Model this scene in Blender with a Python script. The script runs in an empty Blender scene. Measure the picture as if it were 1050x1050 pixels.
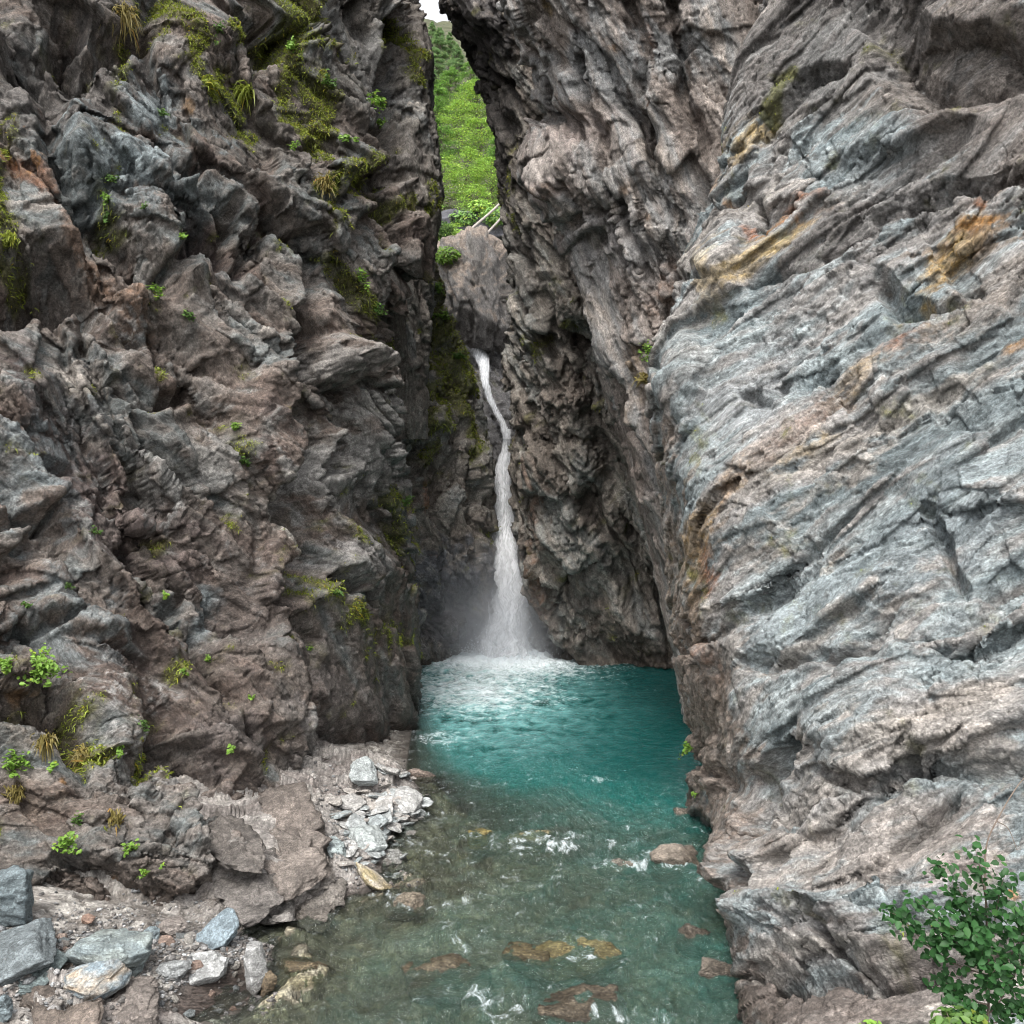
import bpy, math, time
import numpy as np
from concurrent.futures import ThreadPoolExecutor
T0 = time.time()
F32 = np.float32
scn = bpy.context.scene
C = scn.collection
QUAL = 1.0            # mesh density multiplier

# ------------------------------------------------------------------ camera (level lens, shifted down; horizon on photo row 480)
CAM_Z, FPX, CX, HY = 6.0, 1000.0, 525.0, 480.0
cam_d = bpy.data.cameras.new('camera')
cam_d.sensor_width = 36.0
cam_d.lens = 36.0 * FPX / 1050.0
cam_d.shift_y = -(525.0 - HY) / 1050.0
cam_d.clip_start = 0.1
cam_d.clip_end = 2000.0
cam = bpy.data.objects.new('camera', cam_d)
cam.location = (0, 0, CAM_Z)
cam.rotation_euler = (math.radians(90), 0, 0)
C.objects.link(cam)
scn.camera = cam


def W(px, py, Y):
    """photo pixel + distance along the gorge -> world point"""
    return np.array([(px - CX) / FPX * Y, Y, CAM_Z - (py - HY) / FPX * Y], dtype=np.float64)


def to_px(P):
    Y = np.maximum(P[:, 1], 0.05)
    return CX + FPX * P[:, 0] / Y, HY - FPX * (P[:, 2] - CAM_Z) / Y


# ------------------------------------------------------------------ noise toolbox (numpy, threaded)
POOL = ThreadPoolExecutor(4)


def chunked(fn, P, n=60000):
    P = np.ascontiguousarray(P, dtype=F32)
    parts = [P[i:i + n] for i in range(0, len(P), n)]
    res = list(POOL.map(fn, parts))
    if isinstance(res[0], tuple):
        return tuple(np.concatenate([r[k] for r in res]) for k in range(len(res[0])))
    return np.concatenate(res)


def _h(ix, iy, iz, seed):
    h = ix.astype(np.uint32) * np.uint32(0x8da6b343) ^ iy.astype(np.uint32) * np.uint32(0xd8163841) ^ iz.astype(np.uint32) * np.uint32(0xcb1ab31f)
    h = h + np.uint32((seed * 2654435761) & 0xffffffff)
    h ^= h >> np.uint32(15)
    h *= np.uint32(0x2c1b3c6d)
    h ^= h >> np.uint32(12)
    h *= np.uint32(0x297a2d39)
    h ^= h >> np.uint32(15)
    return h


def _gn(p, seed):
    i = np.floor(p).astype(np.int32)
    f = (p - i).astype(F32)
    u = f * f * f * (f * (f * 6 - 15) + 10)
    out = np.zeros(len(p), F32)
    for dx in (0, 1):
        wx = u[:, 0] if dx else 1 - u[:, 0]
        for dy in (0, 1):
            wy = u[:, 1] if dy else 1 - u[:, 1]
            for dz in (0, 1):
                wz = u[:, 2] if dz else 1 - u[:, 2]
                h = _h(i[:, 0] + dx, i[:, 1] + dy, i[:, 2] + dz, seed)
                gx = (h & np.uint32(1023)).astype(F32) * F32(1 / 511.5) - 1
                gy = ((h >> np.uint32(10)) & np.uint32(1023)).astype(F32) * F32(1 / 511.5) - 1
                gz = ((h >> np.uint32(20)) & np.uint32(1023)).astype(F32) * F32(1 / 511.5) - 1
                out += wx * wy * wz * (gx * (f[:, 0] - dx) + gy * (f[:, 1] - dy) + gz * (f[:, 2] - dz))
    return out * F32(1.3)


def fbm(P, octv=4, seed=0, gain=0.5, ridged=False):
    def fn(p):
        o = np.zeros(len(p), F32)
        a, s = 1.0, 1.0
        for k in range(octv):
            n = _gn(p * F32(s) + F32(17.3 * k), seed + k)
            if ridged:
                n = 1 - 2 * np.abs(n)
            o += F32(a) * n
            a *= gain
            s *= 2.03
        return o
    return chunked(fn, P)


def facet(P, seed=0, tilt=0.6, off=0.5):
    """fractured blocks: every cell of a Voronoi split has its own tilted plane.  -> height, edge distance, cell value"""
    def fn(p):
        i0 = np.floor(p).astype(np.int32)
        n = len(p)
        d1 = np.full(n, 9.0, F32)
        d2 = np.full(n, 9.0, F32)
        hh = np.zeros(n, np.uint32)
        vx = np.zeros((n, 3), F32)
        for dx in (-1, 0, 1):
            for dy in (-1, 0, 1):
                for dz in (-1, 0, 1):
                    c = i0 + np.array([dx, dy, dz], np.int32)
                    h = _h(c[:, 0], c[:, 1], c[:, 2], seed)
                    q = np.empty((n, 3), F32)
                    q[:, 0] = c[:, 0] + (h & np.uint32(1023)).astype(F32) * F32(1 / 1023)
                    q[:, 1] = c[:, 1] + ((h >> np.uint32(10)) & np.uint32(1023)).astype(F32) * F32(1 / 1023)
                    q[:, 2] = c[:, 2] + ((h >> np.uint32(20)) & np.uint32(1023)).astype(F32) * F32(1 / 1023)
                    v = p - q
                    v2 = v * v
                    d = np.sqrt((v2 * v2).sum(1))              # p = 4 norm: blocky cells with straight joints
                    near = d < d1
                    d2 = np.where(near, d1, np.minimum(d2, d))
                    d1 = np.where(near, d, d1)
                    hh = np.where(near, h, hh)
                    vx[near] = v[near]
        k = hh * np.uint32(0x9E3779B1)
        k ^= k >> np.uint32(16)
        k *= np.uint32(0x85ebca6b)
        a = (k & np.uint32(1023)).astype(F32) / 511.5 - 1
        b = ((k >> np.uint32(10)) & np.uint32(1023)).astype(F32) / 511.5 - 1
        c = ((k >> np.uint32(20)) & np.uint32(1023)).astype(F32) / 511.5 - 1
        k2 = k * np.uint32(0x27d4eb2f)
        k2 ^= k2 >> np.uint32(14)
        o = (k2 & np.uint32(4095)).astype(F32) / 2047.5 - 1
        hgt = F32(off) * o + F32(tilt) * (a * vx[:, 0] + b * vx[:, 1] + c * vx[:, 2])
        return hgt.astype(F32), (np.sqrt(d2) - np.sqrt(d1)).astype(F32), ((o + 1) * 0.5).astype(F32)
    return chunked(fn, P)


def sstep(a, b, x):
    t = np.clip((x - a) / (b - a), 0, 1)
    return t * t * (3 - 2 * t)


def unit(v):
    v = np.asarray(v, float)
    return v / np.linalg.norm(v)


# ------------------------------------------------------------------ mesh building
def mesh_from(name, V, F, mat, smooth=True, attrs=None, parent=None, mat_idx=None):
    """V (n,3); F (m,k) constant-size faces, or list of such arrays"""
    me = bpy.data.meshes.new(name)
    Fs = F if isinstance(F, list) else [F]
    V = np.asarray(V, F32)
    me.vertices.add(len(V))
    me.vertices.foreach_set('co', V.ravel())
    loops = np.concatenate([f.ravel() for f in Fs]).astype(np.int32)
    sizes = np.concatenate([np.full(len(f), f.shape[1], np.int32) for f in Fs])
    starts = np.concatenate([[0], np.cumsum(sizes)[:-1]]).astype(np.int32)
    me.loops.add(len(loops))
    me.loops.foreach_set('vertex_index', loops)
    me.polygons.add(len(sizes))
    me.polygons.foreach_set('loop_start', starts)
    me.polygons.foreach_set('loop_total', sizes)
    if smooth:
        me.polygons.foreach_set('use_smooth', np.ones(len(sizes), bool))
    for m in (mat if isinstance(mat, (list, tuple)) else [mat]):
        me.materials.append(m)
    if mat_idx is not None:
        me.polygons.foreach_set('material_index', np.asarray(mat_idx, np.int32))
    me.update(calc_edges=True)
    for k, (typ, arr) in (attrs or {}).items():
        at = me.attributes.new(k, typ, 'POINT')
        arr = np.asarray(arr, F32)
        if typ == 'FLOAT':
            at.data.foreach_set('value', arr.ravel())
        elif typ == 'FLOAT_VECTOR':
            at.data.foreach_set('vector', arr.ravel())
        else:
            if arr.shape[1] == 3:
                arr = np.concatenate([arr, np.ones((len(arr), 1), F32)], 1)
            at.data.foreach_set('color', arr.ravel())
    ob = bpy.data.objects.new(name, me)
    C.objects.link(ob)
    if parent is not None:
        ob.parent = parent
    return ob


def tag(o, label=None, cat=None, group=None, kind=None):
    if label: o['label'] = label
    if cat: o['category'] = cat
    if group: o['group'] = group
    if kind: o['kind'] = kind
    return o


def empty(name, loc):
    e = bpy.data.objects.new(name, None)
    e.location = [float(x) for x in loc]
    e.empty_display_size = 0.2
    C.objects.link(e)
    return e


def grid_faces(nr, nc, flip=False):
    a = (np.arange(nr - 1)[:, None] * nc + np.arange(nc - 1)[None, :]).ravel()
    f = np.stack([a, a + 1, a + nc + 1, a + nc], 1)
    return f[:, ::-1] if flip else f


def crom(ctrl, t_ctrl, t):
    """non-uniform cubic Hermite along axis 0"""
    ctrl = np.asarray(ctrl, float)
    d = np.diff(t_ctrl)
    sl = np.diff(ctrl, axis=0) / d.reshape((-1,) + (1,) * (ctrl.ndim - 1))
    m = np.empty_like(ctrl)
    m[0], m[-1] = sl[0], sl[-1]
    w = (d[1:] / (d[1:] + d[:-1])).reshape((-1,) + (1,) * (ctrl.ndim - 1))
    m[1:-1] = sl[:-1] * w + sl[1:] * (1 - w)
    k = np.clip(np.searchsorted(t_ctrl, t, side='right') - 1, 0, len(t_ctrl) - 2)
    h = d[k]
    u = ((t - t_ctrl[k]) / h)
    sh = (-1,) + (1,) * (ctrl.ndim - 1)
    u = u.reshape(sh)
    h = h.reshape(sh)
    return ((2 * u**3 - 3 * u**2 + 1) * ctrl[k] + (u**3 - 2 * u**2 + u) * h * m[k]
            + (-2 * u**3 + 3 * u**2) * ctrl[k + 1] + (u**3 - u**2) * h * m[k + 1])


def grid_normals(G):
    du = np.gradient(G, axis=1)
    dv = np.gradient(G, axis=0)
    n = np.cross(du, dv)
    n /= np.linalg.norm(n, axis=2, keepdims=True) + 1e-9
    return n


# ------------------------------------------------------------------ materials
def new_mat(name):
    m = bpy.data.materials.new(name)
    m.use_nodes = True
    nt = m.node_tree
    nt.nodes.clear()
    out = nt.nodes.new('ShaderNodeOutputMaterial')
    return m, nt, out


class NT:
    def __init__(s, nt):
        s.nt = nt

    def n(s, typ, **kw):
        nd = s.nt.nodes.new('ShaderNode' + typ)
        for k, v in kw.items():
            if k.startswith('i_'):
                key = k[2:]
                key = int(key) if key.isdigit() else key
                if hasattr(v, 'is_linked') or isinstance(v, bpy.types.NodeSocket):
                    s.nt.links.new(v, nd.inputs[key])
                else:
                    nd.inputs[key].default_value = v
            else:
                setattr(nd, k, v)
        return nd

    def link(s, a, b):
        s.nt.links.new(a, b)

    def math(s, op, a, b=0.0, clamp=False):
        nd = s.nt.nodes.new('ShaderNodeMath')
        nd.operation = op
        nd.use_clamp = clamp
        for i, v in enumerate((a, b)):
            if isinstance(v, bpy.types.NodeSocket):
                s.nt.links.new(v, nd.inputs[i])
            else:
                nd.inputs[i].default_value = v
        return nd.outputs[0]

    def ramp(s, fac, pts):
        nd = s.nt.nodes.new('ShaderNodeValToRGB')
        s.nt.links.new(fac, nd.inputs[0])
        el = nd.color_ramp.elements
        while len(el) < len(pts):
            el.new(0.5)
        for e, (p, c) in zip(el, pts):
            e.position = p
            e.color = (c[0], c[1], c[2], 1) if hasattr(c, '__len__') else (c, c, c, 1)
        return nd.outputs[0]

    def mix(s, fac, a, b, blend='MIX'):
        nd = s.nt.nodes.new('ShaderNodeMix')
        nd.data_type = 'RGBA'
        nd.blend_type = blend
        for i, v in ((0, fac), (6, a), (7, b)):
            if isinstance(v, bpy.types.NodeSocket):
                s.nt.links.new(v, nd.inputs[i])
            else:
                nd.inputs[i].default_value = v if i == 0 else ((v[0], v[1], v[2], 1))
        return nd.outputs[2]


def rock_material(name, bump=1.0, speck=0.5, wet_z=None):
    """colour comes from the vertex attribute 'col' (mineral colour, with some shade painted in); fine grain, lamination, lichen specks and bump from 'q' (bedding coordinates)"""
    m, nt, out = new_mat(name)
    N = NT(nt)
    q = N.n('Attribute', attribute_name='q').outputs['Vector']
    col = N.n('Attribute', attribute_name='col').outputs['Color']
    mp = N.n('Mapping', i_Vector=q, i_Scale=(4.5, 5.0, 8.5)).outputs[0]
    lam = N.n('TexNoise', i_Vector=mp, i_Scale=1.0, i_Detail=8.0, i_Roughness=0.68, i_Distortion=0.5).outputs[0]
    mp2 = N.n('Mapping', i_Vector=q, i_Scale=(20.0, 23.0, 38.0)).outputs[0]
    gr = N.n('TexNoise', i_Vector=mp2, i_Scale=1.0, i_Detail=6.0, i_Roughness=0.78).outputs[0]
    wv = N.n('TexNoise', i_Vector=q, i_Scale=6.0, i_Detail=4.0).outputs['Color']
    qv = N.n('VectorMath', operation='ADD', i_0=q, i_1=N.n('VectorMath', operation='SCALE', i_0=wv, i_Scale=0.22).outputs[0]).outputs[0]
    mp3 = N.n('Mapping', i_Vector=qv, i_Scale=(7.0, 10.0, 22.0)).outputs[0]
    vor = N.n('TexVoronoi', i_Vector=mp3, i_Scale=1.0, feature='DISTANCE_TO_EDGE').outputs['Distance']
    vcol = N.n('TexVoronoi', i_Vector=mp3, i_Scale=1.0).outputs['Color']
    vsep = N.n('SeparateColor', i_0=vcol).outputs[0]
    crack = N.ramp(vor, [(0.0, 0.0), (0.10, 1.0)])
    mul = N.ramp(lam, [(0.28, 0.6), (0.5, 1.0), (0.72, 1.4)])
    mulg = N.ramp(gr, [(0.32, 0.45), (0.5, 1.0), (0.70, 1.65)])
    c = N.mix(1.0, col, mul, 'MULTIPLY')
    c = N.mix(1.0, c, mulg, 'MULTIPLY')
    g2 = N.n('TexNoise', i_Vector=q, i_Scale=32.0, i_Detail=5.0, i_Roughness=0.75).outputs[0]
    c = N.mix(1.0, c, N.ramp(g2, [(0.3, 0.6), (0.5, 1.0), (0.7, 1.45)]), 'MULTIPLY')
    cv = N.ramp(vsep, [(0.0, 0.74), (1.0, 1.26)])
    c = N.mix(1.0, c, cv, 'MULTIPLY')
    # pale lichen and mineral flecks
    fl = N.n('TexNoise', i_Vector=N.n('Mapping', i_Vector=q, i_Scale=(9.0, 9.0, 15.0)).outputs[0], i_Scale=1.0, i_Detail=5.0, i_Roughness=0.8).outputs[0]
    fm = N.ramp(fl, [(0.60, 0.0), (0.70, 1.0)])
    c = N.mix(N.math('MULTIPLY', fm, speck), c, (0.42, 0.42, 0.40))
    bs = N.n('BsdfPrincipled')
    bs.inputs['Roughness'].default_value = 0.72
    bs.inputs['Specular IOR Level'].default_value = 0.35
    N.link(c, bs.inputs['Base Color'])
    h = N.math('ADD', N.math('MULTIPLY', lam, 0.035), N.math('MULTIPLY', gr, 0.035))
    h = N.math('ADD', h, N.math('MULTIPLY', crack, 0.006))
    h = N.math('ADD', h, N.math('MULTIPLY', vsep, 0.05))
    bp = N.n('Bump', i_Strength=1.0, i_Distance=bump, i_Height=h).outputs[0]
    N.link(bp, bs.inputs['Normal'])
    if wet_z is not None:      # rock within a hand's breadth of the stream is wet: darker and shinier
        geo = N.n('NewGeometry').outputs['Position']
        z = N.n('SeparateXYZ', i_0=geo).outputs[2]
        z = N.math('ADD', z, N.math('MULTIPLY', N.math('SUBTRACT', gr, 0.5), 0.5))
        wet = N.ramp(N.math('MULTIPLY', z, 1.0 / wet_z), [(0.35, 1.0), (1.0, 0.0)])
        c2 = N.mix(wet, c, N.mix(1.0, c, (0.42, 0.40, 0.38), 'MULTIPLY'))
        N.link(c2, bs.inputs['Base Color'])
        rg = N.n('MapRange', i_0=wet, i_3=0.75, i_4=0.28).outputs[0]
        N.link(rg, bs.inputs['Roughness'])
    N.link(bs.outputs[0], out.inputs['Surface'])
    return m


MAT_ROCK = rock_material('rock_schist', 0.7, 0.35, 0.8)
MAT_ROCK_PALE = rock_material('rock_pale_schist', 0.6, 0.25, 0.8)
MAT_STONE = rock_material('loose_stone', 0.5, 0.25, 0.16)


# ------------------------------------------------------------------ the rock faces
def frame_for(d, n):
    """rows: down-dip direction d, across, bedding normal (bedding contains d and leans along the face normal n)"""
    d = unit(d)
    n = unit(np.asarray(n) - np.dot(n, d) * d)
    b = np.cross(d, n)
    b = unit(b + 0.35 * n)
    s = unit(np.cross(b, d))
    return np.stack([d, s, b]).astype(F32)


def blob(px, py, cx, cy, rx, ry, ang):
    a = math.radians(ang)
    x, y = px - cx, py - cy
    u = (x * math.cos(a) + y * math.sin(a)) / rx
    v = (-x * math.sin(a) + y * math.cos(a)) / ry
    return np.exp(-(u * u + v * v))


def poly_dist(px, py, pts):
    """distance to a polyline in photo pixels, and signed side (+ = to its right when walking along it)"""
    best = np.full(len(px), 1e9)
    side = np.zeros(len(px))
    for (x0, y0), (x1, y1) in zip(pts[:-1], pts[1:]):
        dx, dy = x1 - x0, y1 - y0
        L2 = dx * dx + dy * dy
        t = np.clip(((px - x0) * dx + (py - y0) * dy) / L2, 0, 1)
        ex, ey = px - (x0 + t * dx), py - (y0 + t * dy)
        d = np.hypot(ex, ey)
        s = np.sign(dx * (py - y0) - dy * (px - x0))
        nb = d < best
        best = np.where(nb, d, best)
        side = np.where(nb, s, side)
    return best, side


SURF = {}


def rock_sheet(name, rows, nr, nc, frame, amp, palette, mat, stains=(), cracks=(), bulges=(), seed=1, flip=False, moss=(), col_gain=0.62, cgain=1.2, ledges=None, sil=None, label=None, cat=None, shape=(1, 1, 1, 1)):
    """rows: list of rows of (px, py, Y) control points"""
    nr, nc = int(nr * QUAL), int(nc * QUAL)
    ctrl = np.array([[W(*p) for p in r] for r in rows])
    R, K = ctrl.shape[:2]
    depth = np.maximum(ctrl[..., 1], 3)
    dr = np.linalg.norm(np.diff(ctrl, axis=0), axis=2) / depth[1:]
    dc = np.linalg.norm(np.diff(ctrl, axis=1), axis=2) / depth[:, 1:]
    tr = np.concatenate([[0], np.cumsum(dr.mean(1) + 0.003)])
    tc = np.concatenate([[0], np.cumsum(np.minimum(dc.mean(0), 0.3) + 0.003)])
    G = crom(ctrl, tr, np.linspace(0, tr[-1], nr))
    G = np.swapaxes(crom(np.swapaxes(G, 0, 1), tc, np.linspace(0, tc[-1], nc)), 0, 1)
    N0 = grid_normals(G)
    toc = np.array([0, 0, CAM_Z]) - G
    flip = (N0 * toc).sum() < 0
    if flip:
        N0 = -N0
    P = G.reshape(-1, 3)
    Nn = N0.reshape(-1, 3)
    px, py = to_px(P)
    # bedding coordinates, warped
    Q = (P.astype(F32) @ frame.T).astype(F32)
    wq = np.stack([fbm(Q * F32(0.35), 3, seed + 50 + k) for k in range(3)], 1)
    Qw = Q + wq * np.array([0.4, 0.4, 0.26], F32)
    wq2 = np.stack([fbm(Q * F32(1.6), 2, seed + 60 + k) for k in range(3)], 1)
    Qw = Qw + wq2 * np.array([0.08, 0.08, 0.04], F32)
    a0, a1, a2, a3 = amp
    Qf = Q + (Qw - Q) * F32(0.22)
    low = fbm(Qw * np.array([0.16, 0.2, 0.45], F32), 2, seed + 1)
    s0, s1, s2, s3 = shape
    rug = sstep(-0.3, 0.5, fbm(Qw * np.array([0.5, 0.6, 0.9], F32) + F32(9.2), 3, seed + 11))     # some parts smooth, some shattered
    f1, e1, c1 = facet(Qf * np.array([0.20, 0.5, 1.05], F32) * F32(s1), seed + 2, 1.2, 0.5)
    # stage 1: the big forms
    bb = Qw[:, 2] * 1.15 + 0.5 * low
    saw = (bb - np.floor(bb)) ** 1.6
    sawm = sstep(-0.1, 0.5, fbm(Q * F32(0.6) + F32(3.3), 3, seed + 12))
    D = a0 * low + a1 * f1 + 0.5 * s0 * a2 * saw * sawm
    D -= 0.35 * a1 * (1 - sstep(0.0, 0.06, e1)) * rug
    wob = fbm(Q * F32(0.9), 4, seed + 21) * 9
    wob2 = fbm(Q * F32(0.9) + F32(40), 4, seed + 23) * 9
    pxw, pyw = px + wob, py + wob2
    for (pts, wpx, dep) in cracks:            # one-sided clefts: steep on one side, sloping on the other
        d, s = poly_dist(pxw, pyw, pts)
        D -= cgain * dep * np.where(s > 0, np.clip(1 - d / (0.9 * wpx), 0, 1), np.clip(1 - d / (2.1 * wpx), 0, 1))
    if ledges is not None:                    # overlapping plates along the bedding: a sharp drop on one side, a long ramp on the other
        n_l, ang, box, (w0, w1), (d0, d1) = ledges
        rl = np.random.default_rng(seed + 500)
        for _ in range(n_l):
            x0, y0 = rl.uniform(box[0], box[2]), rl.uniform(box[1], box[3])
            cross = rl.uniform() < 0.22
            a = math.radians(ang + rl.normal(0, 7) + (75 if cross else 0))
            L = rl.uniform(50, 190) * (0.3 if cross else 1)
            mid = rl.normal(0, 7)
            pts = [(x0, y0), (x0 + math.cos(a) * L * 0.5 - math.sin(a) * mid, y0 + math.sin(a) * L * 0.5 + math.cos(a) * mid), (x0 + math.cos(a) * L, y0 + math.sin(a) * L)]
            w, dp = rl.uniform(w0, w1), rl.uniform(d0, d1)
            m = (np.abs(px - x0 - math.cos(a) * L * 0.5) < L * 0.5 + 8 * w) & (np.abs(py - y0 - math.sin(a) * L * 0.5) < L * 0.5 + 8 * w)
            if m.sum() < 10: continue
            d, s = poly_dist(px[m] + 0.6 * wob[m], py[m] + 0.6 * wob2[m], pts)
            s = s * (1 if rl.uniform() < 0.8 else -1)
            D[m] -= dp * np.where(s > 0, np.clip(1 - d / (0.45 * w), 0, 1), np.clip(1 - d / (6 * w), 0, 1))
    for (cx, cy, rx, ry, ang, h) in bulges:
        D += h * sstep(0.12, 0.62, blob(pxw, pyw, cx, cy, rx, ry, ang))
    Vv = P + Nn * D[:, None] + frame[0][None, :] * (a2 * 0.3 * f1)[:, None]

    def renormal(V):
        n_ = grid_normals(V.reshape(nr, nc, 3)).reshape(-1, 3)
        return -n_ if flip else n_

    def relax(V, k):
        for _ in range(k):               # slide the vertices along the surface until they are evenly spread
            g = V.reshape(nr, nc, 3)
            n_ = grid_normals(g)
            d_ = np.zeros_like(g)
            d_[1:-1, 1:-1] = (g[:-2, 1:-1] + g[2:, 1:-1] + g[1:-1, :-2] + g[1:-1, 2:]) * 0.25 - g[1:-1, 1:-1]
            d_ -= n_ * (d_ * n_).sum(2, keepdims=True)
            V = (g + 0.7 * d_).reshape(-1, 3)
        return V

    Vv = relax(Vv, 6)
    # stage 2: broken blocks, in the coordinates of the already displaced rock
    def soft(n_):
        v = n_ * 0.45 + Nn * 0.55
        return v / np.linalg.norm(v, axis=1, keepdims=True)

    N1 = soft(renormal(Vv))
    wq3 = Qw - Q
    Qd = (Vv.astype(F32) @ frame.T).astype(F32)
    Qe = Qd + wq3 * F32(0.22)
    f2, e2, c2 = facet(Qe * np.array([0.75, 1.3, 2.4], F32) * F32(s2) + F32(3.1), seed + 3, 1.0, 0.6)
    # a second joint set that cuts across the bedding
    cj, sj = math.cos(math.radians(62)), math.sin(math.radians(62))
    Qj = np.stack([Qe[:, 0] * cj - Qe[:, 2] * sj, Qe[:, 1], Qe[:, 0] * sj + Qe[:, 2] * cj], 1).astype(F32)
    fj, ej, cjv = facet(Qj * np.array([0.7, 1.2, 2.0], F32) + F32(5.9), seed + 6, 1.0, 0.6)
    jm = sstep(-0.1, 0.45, fbm(Q * F32(0.5) + F32(21.0), 3, seed + 13))
    bb2 = Qe[:, 2] * 3.7 + 1.2 * f1
    saw2 = (bb2 - np.floor(bb2)) ** 1.4
    D2 = a2 * (0.45 + 0.7 * rug) * f2 + a2 * 0.75 * jm * fj - 0.5 * a2 * (1 - sstep(0.0, 0.06, e2)) * rug + 0.22 * a2 * saw2 * rug * sawm
    Vv = Vv + N1 * D2[:, None] + frame[2][None, :] * (a2 * 0.35 * f2 * rug)[:, None]
    Vv = relax(Vv, 3)
    # stage 3: small chips and grain
    N2 = soft(renormal(Vv))
    Qd = (Vv.astype(F32) @ frame.T).astype(F32)
    Qe = Qd + wq3 * F32(0.22)
    f3, e3, c3 = facet(Qe * np.array([2.6, 4.0, 7.0], F32) * F32(s3) + F32(7.7), seed + 4, 1.1, 0.55)
    f4, e4, c4 = facet(Qe * np.array([8.0, 11.0, 18.0], F32) * F32(s3) + F32(1.7), seed + 5, 1.1, 0.5)
    fine = fbm(Qe * np.array([4.5, 6.0, 12.0], F32), 5, seed + 9, 0.62)
    D3 = a3 * (0.55 + 0.9 * rug) * f3 + a3 * 0.42 * f4 * (0.55 + 0.8 * rug) + a3 * 0.2 * fine * (0.5 + rug)
    D3 -= 0.4 * a3 * (1 - sstep(0.0, 0.07, e3)) * rug
    Vv = Vv + N2 * D3[:, None]
    Qw = Qd + wq3
    if sil is not None:                       # hold the rim of the rock to its measured outline
        pts, side = np.array(sil[0], float), sil[1]
        ys = np.arange(pts[0, 0], pts[-1, 0] + 1, 6.0)
        tgt = np.interp(ys, pts[:, 0], pts[:, 1])
        for it in range(3):
            qx, qy = to_px(Vv)
            ib = np.round((qy - ys[0]) / 6.0).astype(int)
            ok = (ib >= 0) & (ib < len(ys))
            ext = np.full(len(ys), -1e9)
            np.maximum.at(ext, ib[ok], side * qx[ok])
            bad = ext < -1e8
            ext[bad] = np.interp(ys[bad], ys[~bad], ext[~bad])
            dif = side * ext - tgt
            kk = np.exp(-0.5 * (np.arange(-6, 7) / 2.0) ** 2)
            dif = np.convolve(np.pad(dif, 6, mode='edge'), kk / kk.sum(), 'valid')
            dv = np.interp(qy, ys, dif)
            edge = np.interp(qy, ys, tgt + dif)
            w8 = np.exp(-np.clip(side * (edge - qx), 0, None) / 130.0)
            rear = np.arange(len(Vv)) % nc
            Vv[:, 0] -= dv * w8 * Vv[:, 1] / FPX
    Qw = (Vv.astype(F32) @ frame.T).astype(F32) + wq3
    # mineral colour: bands along the bedding, a tone for each broken block, stains with a shape of their own, some of them painted shade
    band = fbm(Qw * np.array([0.22, 0.3, 1.3], F32), 5, seed + 31, 0.62)
    patch = fbm(Qw * np.array([0.3, 0.35, 0.5], F32), 5, seed + 33, 0.6)
    k = np.clip(0.5 + 0.55 * band + 0.28 * (c1 - 0.5) + 0.22 * (c2 - 0.5), 0, 1)
    pal = np.array([p[1] for p in palette], float)
    pos = np.array([p[0] for p in palette], float)
    col = np.stack([np.interp(k, pos, pal[:, j]) for j in range(3)], 1)
    col *= (1 + 0.30 * patch + 0.24 * (c3 - 0.5) + 0.16 * (c2 - 0.5) + 0.16 * (c4 - 0.5))[:, None]
    sn = fbm(Qw * np.array([1.1, 1.3, 4.0], F32), 5, seed + 35, 0.65)
    fleck = sstep(-0.05, 0.35, fbm(Qw * np.array([6.0, 7.0, 11.0], F32), 4, seed + 37, 0.65))
    for (cx, cy, rx, ry, ang, rgb, stg) in stains:
        mth = sstep(0.08, 0.6, stg * blob(pxw, pyw, cx, cy, rx, ry, ang) + 0.6 * sn - 0.1) * min(1.0, stg)
        if rgb is WHITE:                      # lichen comes as flecks
            mth = mth * fleck
        elif rgb[0] > 1.35 * rgb[2]:          # iron stain and crust: spotted along its edge
            mth = mth * (0.6 + 0.4 * fleck)
        mth = mth * (blob(px, py, cx, cy, rx * 1.7, ry * 1.7, ang) > 0.02)
        col = col * (1 - mth[:, None]) + np.array(rgb)[None, :] * (0.75 + 0.5 * c3)[:, None] * mth[:, None]
    # moss film where listed
    mm = np.zeros(len(P))
    mn = fbm(P * 1.7, 5, seed + 41, 0.65)
    for (pts, wpx, stg) in moss:
        d, s = poly_dist(pxw, pyw, pts)
        mm = np.maximum(mm, sstep(0.25, 0.85, stg * np.exp(-(d / wpx) ** 2) + 0.7 * mn))
    mossc = np.stack([0.10 + 0.05 * mn, 0.105 + 0.04 * mn, 0.022 + 0 * mn], 1)
    col = col * (1 - 0.75 * mm[:, None]) + mossc * 0.75 * mm[:, None]
    col = np.clip(col * col_gain, 0.01, 0.85)
    ob = mesh_from(name, Vv, grid_faces(nr, nc, flip), mat, True,
                   {'col': ('FLOAT_COLOR', col), 'q': ('FLOAT_VECTOR', Qw)})
    NG = grid_normals(Vv.reshape(nr, nc, 3)).reshape(-1, 3)
    if flip: NG = -NG
    qx, qy = to_px(Vv)
    SURF[name if name not in SURF else ob.name] = (Vv, NG, qx, qy, mm)
    tag(ob, label, cat, None, 'structure')
    return ob


def surf_at(key, x, y, r=4.0):
    V, N, qx, qy, mm = SURF[key]
    d = np.hypot(qx - x, qy - y)
    c = np.where(d < r)[0]
    if len(c) == 0:
        c = np.array([np.argmin(d)])
    j = c[np.argmin(V[c, 1])]
    return V[j], N[j]


def rows_from(pys, cols):
    """cols: each a list of (py, px, Y); interpolated at the listed rows"""
    out = []
    for y in pys:
        r = []
        for c in cols:
            a = np.array(sorted(c))
            r.append((np.interp(y, a[:, 0], a[:, 1]), y, np.interp(y, a[:, 0], a[:, 2])))
        out.append(r)
    return out


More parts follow.
